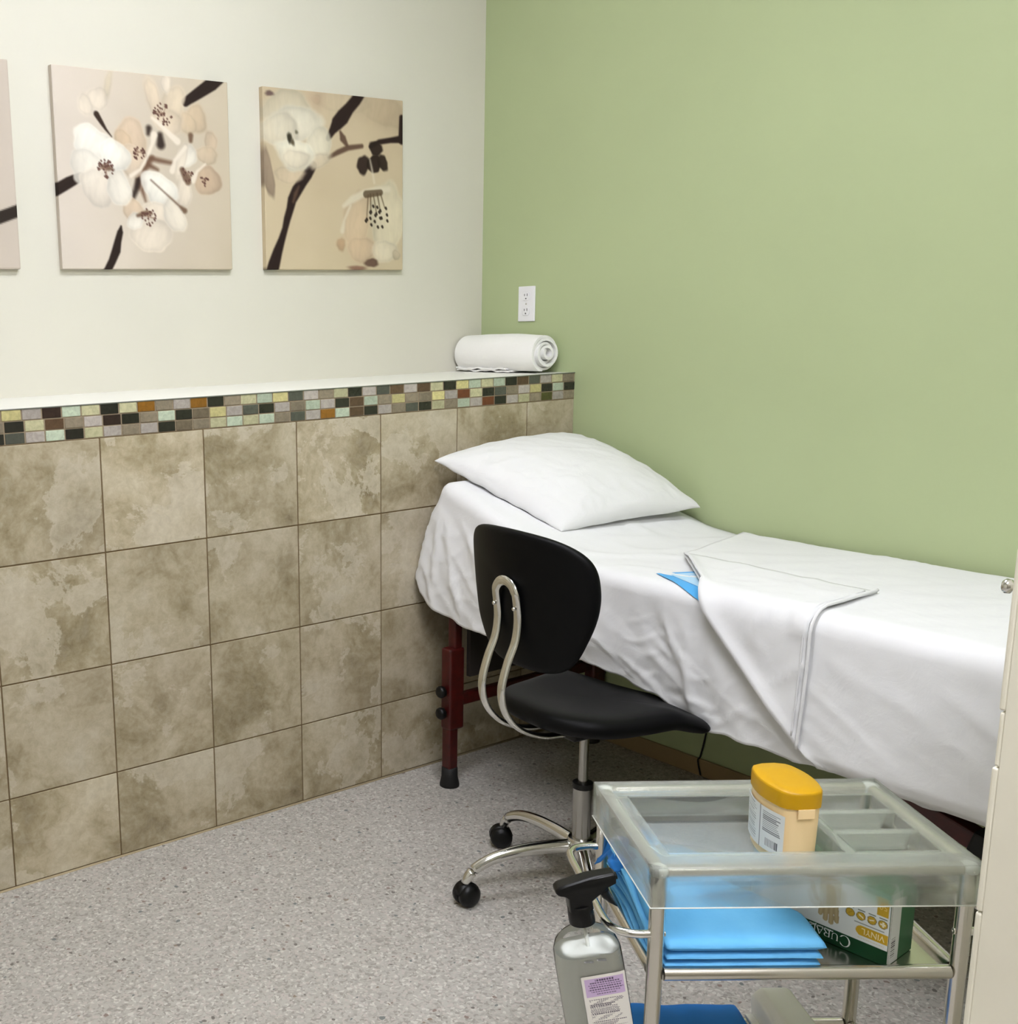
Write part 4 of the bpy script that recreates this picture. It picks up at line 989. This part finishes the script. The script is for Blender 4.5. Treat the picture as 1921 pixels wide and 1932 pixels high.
topg = gown('folded_gown', 'thick topmost folded blue gown with crumpled left folds under the tray', lambda p, q: .5838+.026*hb(p, q), lambda p, q: .6025+.046*hb(p, q)+.004*float(sstep(.0, .1, q)), lambda q: pm0(q)+.0005, pxr, .24, M['gown'], 'folded gowns on the middle shelf', 9)
for k in range(6):
    bm = bmesh.new(); pts = []
    for i in range(13):
        e = i/12; q = .012+.205*e; z = .5665+.0042*k+(.004+.0095*k)*float(sstep(.0, .75, e))+.0015*math.sin(e*9+k*2)
        pts.append(T(.010-.008*e-.002*(k % 2)-.003*math.sin(e*5+k), q, z))
    prof = [(.55*math.cos(2*PI*j/10), 1.6*math.sin(2*PI*j/10)) for j in range(10)]
    tube(bm, pts, [.0022+.0016*math.sin(PI*min(1, i/12+.1)) for i in range(13)], prof=prof, up=(0, 0, 1)); obj('fold', bm, M['gown'], topg)
bm = bmesh.new()
def tail(u, v):
    q = .150+.105*u; p = .020-.030*v-.006*math.sin(u*7); z = .655-.012*v-.030*u**3*(.4+v)+.008*float(pn(u*5, v*4+2))-.010*(v*v); return T(p, q, z)
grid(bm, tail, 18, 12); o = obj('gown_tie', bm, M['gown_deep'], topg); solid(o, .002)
# lower shelf: another folded gown and a white box
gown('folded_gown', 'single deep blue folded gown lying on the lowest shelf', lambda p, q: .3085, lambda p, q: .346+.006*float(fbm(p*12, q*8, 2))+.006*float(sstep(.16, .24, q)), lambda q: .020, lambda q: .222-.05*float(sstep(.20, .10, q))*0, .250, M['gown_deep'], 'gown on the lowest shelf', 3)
def white_tub():
    t = thing('plastic_case', 'long white plastic case on the lowest shelf, right of the deep blue gown', 'case', tuple(T(.272, .12, .308)))
    bm = bmesh.new(); rings = []
    for q in (.006, .010, .06, .12, .18, .226, .231):
        k = .96 if q in (.006, .231) else 1.0
        pr = [(-.028, -.034), (-.022, -.040), (.022, -.040), (.028, -.034), (.030, .030), (.022, .0345), (-.018, .0345), (-.030, .024), (-.033, .012)]
        rings.append([T(.270+a*k, q, .352+b*k) for a, b in pr])
    loft(bm, rings); bevel(obj('lid', bm, M['white_plastic'], t), .004, 3, 30)
    bm = bmesh.new(); box(bm, .226, .240, .05, .222, .338, .344, T); bevel(obj('rim', bm, M['white_plastic'], t, smooth=False), .002)
white_tub()
# ------------------------------------------------------------------ spray bottle hooked on the left handle
def bottle():
    B0 = T(-.090, .042, .6150); th = .18
    ux = T(1, 0, 0)-T(0, 0, 0); vx = T(0, 1, 0)-T(0, 0, 0); up = (Vector((0, 0, 1))-ux*math.tan(th)).normalized(); sx = (ux-up*ux.dot(up)).normalized(); dx = vx
    def W(x, d, h): return B0+sx*x+dx*d+up*h
    t = thing('spray_bottle', 'clear spray bottle with a black trigger head hanging from the trolley handle', 'spray bottle', tuple(W(0, 0, -.235)))
    secs = [(.0, .0155, .0155, .0155), (-.006, .0155, .0155, .0155), (-.010, .019, .019, .018), (-.016, .030, .024, .022), (-.026, .0415, .0285, .026), (-.040, .0465, .0305, .027), (-.07, .0475, .031, .027), (-.13, .0475, .031, .027), (-.19, .047, .031, .027), (-.222, .046, .030, .026), (-.232, .042, .027, .024), (-.235, .036, .022, .02)]
    def ring(h, a, b, r, k=1.0): return [W(x*k, d*k, h) for x, d in roundrect(2*a, 2*b, min(a, b, r)*.999, 6)]
    bm = bmesh.new(); loft(bm, [ring(*s) for s in secs]); o = obj('bottle_body', bm, M['bottle'], t); autosmooth(o, 60)
    bm = bmesh.new(); loft(bm, [ring(h, a, b, r, .965) for h, a, b, r in secs if h <= -.040][::-1]); autosmooth(obj('cleaning_liquid', bm, M['liquid2'], t), 60)
    bm = bmesh.new(); tube(bm, [W(.002, 0, -.012), W(.004, 0, -.1), W(.02, .004, -.228)], .0028, 8); obj('dip_tube', bm, M['cap'], t)
    bm = bmesh.new(); loft(bm, [[W(x, d, h) for x, d in roundrect(2*r, 2*r, r*.999, 7)] for h, r in ((-.001, .0165), (.0, .0182), (.012, .0182), (.026, .0172), (.028, .0160))]); autosmooth(obj('collar', bm, M['blackplastic'], t), 40)
    # head profile in (x, h), swept across its width
    prof = [(-.0166, .022), (.0172, .022), (.0169, .0332), (.0278, .0406), (.0388, .0458), (.0420, .0506), (.0539, .0549), (.0553, .0659), (.0521, .0695), (.0190, .0694), (-.0157, .0644), (-.0261, .0623), (-.0311, .0583), (-.0316, .0542), (-.0290, .0503), (-.0217, .0481), (-.0161, .0426)]
    # lay out in the tilted frame
    def pr(x, h): return x, h
    bm = bmesh.new()
    def ringw(d, k):
        cx, cz = 0, .05
        return [W(*(lambda X: (X[0], d, X[1]))(pr(cx+(x-cx)*k, cz+(h-cz)*k if h > .03 else h))) for x, h in prof]
    loft(bm, [ringw(-.0125, .90), ringw(-.0105, .98), ringw(-.007, 1.0), ringw(.007, 1.0), ringw(.0105, .98), ringw(.0125, .90)]); autosmooth(obj('trigger_head', bm, M['blackplastic'], t), 45)
    bm = bmesh.new(); tp = [(.0360, .050), (.0365, .0395), (.0392, .0306), (.0440, .0233), (.0508, .0155)]
    R = []
    for (x, h), w in zip(tp, (.0105, .0092, .0080, .0060, .0018)):
        X = pr(x, h); R.append([W(X[0]+w*.75*math.cos(q), .0075*math.sin(q)*(.5+w/.017), X[1]) for q in [2*PI*j/12 for j in range(12)]])
    loft(bm, R); obj('trigger', bm, M['blackplastic'], t)
    bm = bmesh.new(); tube(bm, [W(.050, 0, .0600), W(.0572, 0, .0607)], .0052, 14); obj('nozzle', bm, M['blackplastic'], t)
    def lab(U, V):
        c = np.full((len(U), 3), (226., 222, 214)); rr = np.random.RandomState(8); k = np.zeros(len(U))
        y = .235
        for i in range(40):
            hvy = i in (4, 5, 11, 17, 24); w = rr.uniform(.6, .94); tb = 12 <= i <= 16 or i in (1, 2, 3)
            on = (abs(V-y) < (.0048 if hvy else .0036)) & (U > .10) & (U < .10+.84*w)
            if tb: on &= (np.sin(U*16+i) > -.1)
            wd = np.sin(U*(120+9*(i % 5))+i*3) > -.75
            k = np.where(on & wd, .85 if hvy else .6, k); y += .0125 if not hvy else .015
        band = (V > .03) & (V < .205) & (U > .06) & (U < .95); c[band] = (196, 172, 206)
        for i in range(7):
            yy = .05+.022*i; w = (.22, .34, .38, .36, .39, .33, .22)[i]
            k = np.where((abs(V-yy) < (.008 if i == 0 else .005)) & (abs(U-.52) < w) & (np.sin(U*110+i*5) > -.7), .75, k)
        return c*(1-k[:, None])+np.array((58., 48, 66))*k[:, None]
    def lf(u, v):
        x = -.0205+.062*u; rr = max(0, x-.020)/.027; d = -.0316+.0006-.0012+.012*max(0, rr-.3)**2.2
        return W(x, d, -.0665-.160*v)
    patch('label', lf, 120, 260, lab, M['print'], t, 'white label with a lavender heading and fine print')
    def stamp(U, V): return np.full((len(U), 3), (70., 72, 72))
    for x in (-.012, .006):
        patch('date_stamp', lambda u, v, x=x: W(x+.013*u, -.0312, -.0425-.003*v-.002*u), 6, 2, lambda U, V: np.where((np.sin(U*40) > 0)[:, None], 130., 200.)*np.ones((len(U), 3)), M['print'], t)
m = M['bottle'] = bpy.data.materials.new('clear_plastic_shell'); m.use_nodes = True; N = m.node_tree.nodes; N.clear()
o_ = N.new('ShaderNodeOutputMaterial'); t1 = N.new('ShaderNodeBsdfTransparent'); t1.inputs['Color'].default_value = (.97, .98, .975, 1); g1 = N.new('ShaderNodeBsdfGlossy'); g1.inputs['Roughness'].default_value = .05
fr = N.new('ShaderNodeLayerWeight'); fr.inputs['Blend'].default_value = .28; m1 = N.new('ShaderNodeMixShader'); nz = N.new('ShaderNodeTexNoise'); nz.inputs['Scale'].default_value = 40; bp_ = N.new('ShaderNodeBump'); bp_.inputs['Strength'].default_value = .08
lk(m, nz.outputs['Fac'], bp_.inputs['Height']); lk(m, bp_.outputs['Normal'], g1.inputs['Normal']); lk(m, fr.outputs['Fresnel'], m1.inputs[0]); lk(m, t1.outputs[0], m1.inputs[1]); lk(m, g1.outputs[0], m1.inputs[2]); lk(m, m1.outputs[0], o_.inputs['Surface'])
m = M['liquid2'] = bpy.data.materials.new('hazy_liquid'); m.use_nodes = True; N = m.node_tree.nodes; N.clear()
o_ = N.new('ShaderNodeOutputMaterial'); t1 = N.new('ShaderNodeBsdfTransparent'); t1.inputs['Color'].default_value = (.9, .92, .91, 1); d1 = N.new('ShaderNodeBsdfDiffuse'); d1.inputs['Color'].default_value = (*lin((250, 252, 249)), 1); m1 = N.new('ShaderNodeMixShader'); m1.inputs[0].default_value = .92
lk(m, t1.outputs[0], m1.inputs[1]); lk(m, d1.outputs[0], m1.inputs[2]); lk(m, m1.outputs[0], o_.inputs['Surface'])
bottle()
# ------------------------------------------------------------------ drawer cabinet at the right edge
def cabinet():
    x0, yf, yb, zt = .381, -2.12, -2.62, 1.55; x1 = x0+.45
    t = thing('drawer_cabinet', 'beige drawer cabinet cropped by the right edge of the picture', 'cabinet', ((x0+x1)/2, (yf+yb)/2, 0))
    bm = bmesh.new(); box(bm, x0, x1, yb, yf-.0065, .06, zt); obj('carcass', bm, M['cabinet'], t, smooth=False)
    bm = bmesh.new(); box(bm, x0+.02, x1-.02, yb+.02, yf-.05, 0, .06); obj('plinth', bm, M['cabinet'], t, smooth=False)
    edges = [1.545, 1.415, 1.212, 1.0335, .9705, .80, .64, .44, .24, .07]
    for i, (b, a) in enumerate(zip(edges, edges[1:])):
        off = (-.0012, 0, .0008, -.0008, .0012, .0012, .0012, .0012, .0012)[i]
        bm = bmesh.new(); box(bm, x0, x1, yf-.0064, yf+off, a+.0008, b-.0008); d = obj('drawer', bm, M['cabinet'], t, smooth=False); bevel(d, .0026, 3)
        z = b-.045 if b-a > .1 else (a+b)/2
        kx = x0+.010 if i == 2 else x0+.225
        bm = bmesh.new(); lathe(bm, [(.004, 0), (.004, .004), (.0075, .006), (.008, .0105), (.006, .013), (0, .0135)], (kx, yf+off-.0005, z), (0, 1, 0), 20); obj('knob', bm, M['chrome'], d)
cabinet()
# white bin hung on the trolley's right handle
def bin_():
    t = thing('hanging_bin', 'white plastic bin hanging behind the right handle of the trolley', 'bin', tuple(T(TW+.13, .067, .512)))
    bm = bmesh.new(); p0, p1, q0, q1 = TW+.070, TW+.19, .050, .085
    rings = []
    for z, k in ((.512, .90), (.514, .95), (.521, .985), (.530, 1.0), (.640, 1.0), (.642, .99)):
        cx, cy = (p0+p1)/2, (q0+q1)/2; rings.append([T(cx+a*k, cy+b*(.5+.5*k), z) for a, b in roundrect(p1-p0, q1-q0, .010, 5)])
    loft(bm, rings); autosmooth(obj('bin_body', bm, M['white_plastic'], t), 50)
    bm = bmesh.new(); tube(bm, [T(p0+.002, .0675, .620), T(p0-.002, .0675, .632), T(p0-.010, .0675, .630)], .003, 8); obj('hook', bm, M['satin'], t)
bin_()
# ------------------------------------------------------------------ camera and picture settings
Rm = [[0.846187, -0.532259, -0.025849], [-0.127242, -0.154709, -0.979732], [0.517472, 0.832325, -0.198639]]
cam = bpy.data.cameras.new('camera'); co = bpy.data.objects.new('camera', cam); C.objects.link(co)
right, down, fwd = (Vector(r) for r in Rm)
mw = Matrix((right, -down, -fwd)).transposed().to_4x4(); mw.translation = Vector((-0.88438, -2.65398, 1.46029)); co.matrix_world = mw
cam.sensor_fit = 'HORIZONTAL'; cam.sensor_width = 36.0; cam.lens = 2094.288/1921*36.0
cam.shift_x = (960.5-474.382)/1921; cam.shift_y = (1032.476-966)/1921; cam.clip_start = .02
scene.camera = co
w = bpy.data.worlds.new('world'); scene.world = w; w.use_nodes = True; w.node_tree.nodes['Background'].inputs['Color'].default_value = (.05, .05, .05, 1)
vs = scene.view_settings; vs.view_transform = 'Standard'; vs.look = 'None'; vs.gamma = 1; vs.use_curve_mapping = False; vs.exposure = 0.10
cy = scene.cycles; cy.use_denoising = True; cy.max_bounces = 9; cy.transmission_bounces = 8; cy.transparent_max_bounces = 14; cy.diffuse_bounces = 4; cy.glossy_bounces = 4; cy.use_adaptive_sampling = True; cy.adaptive_threshold = .1; cy.sample_clamp_indirect = 30.0
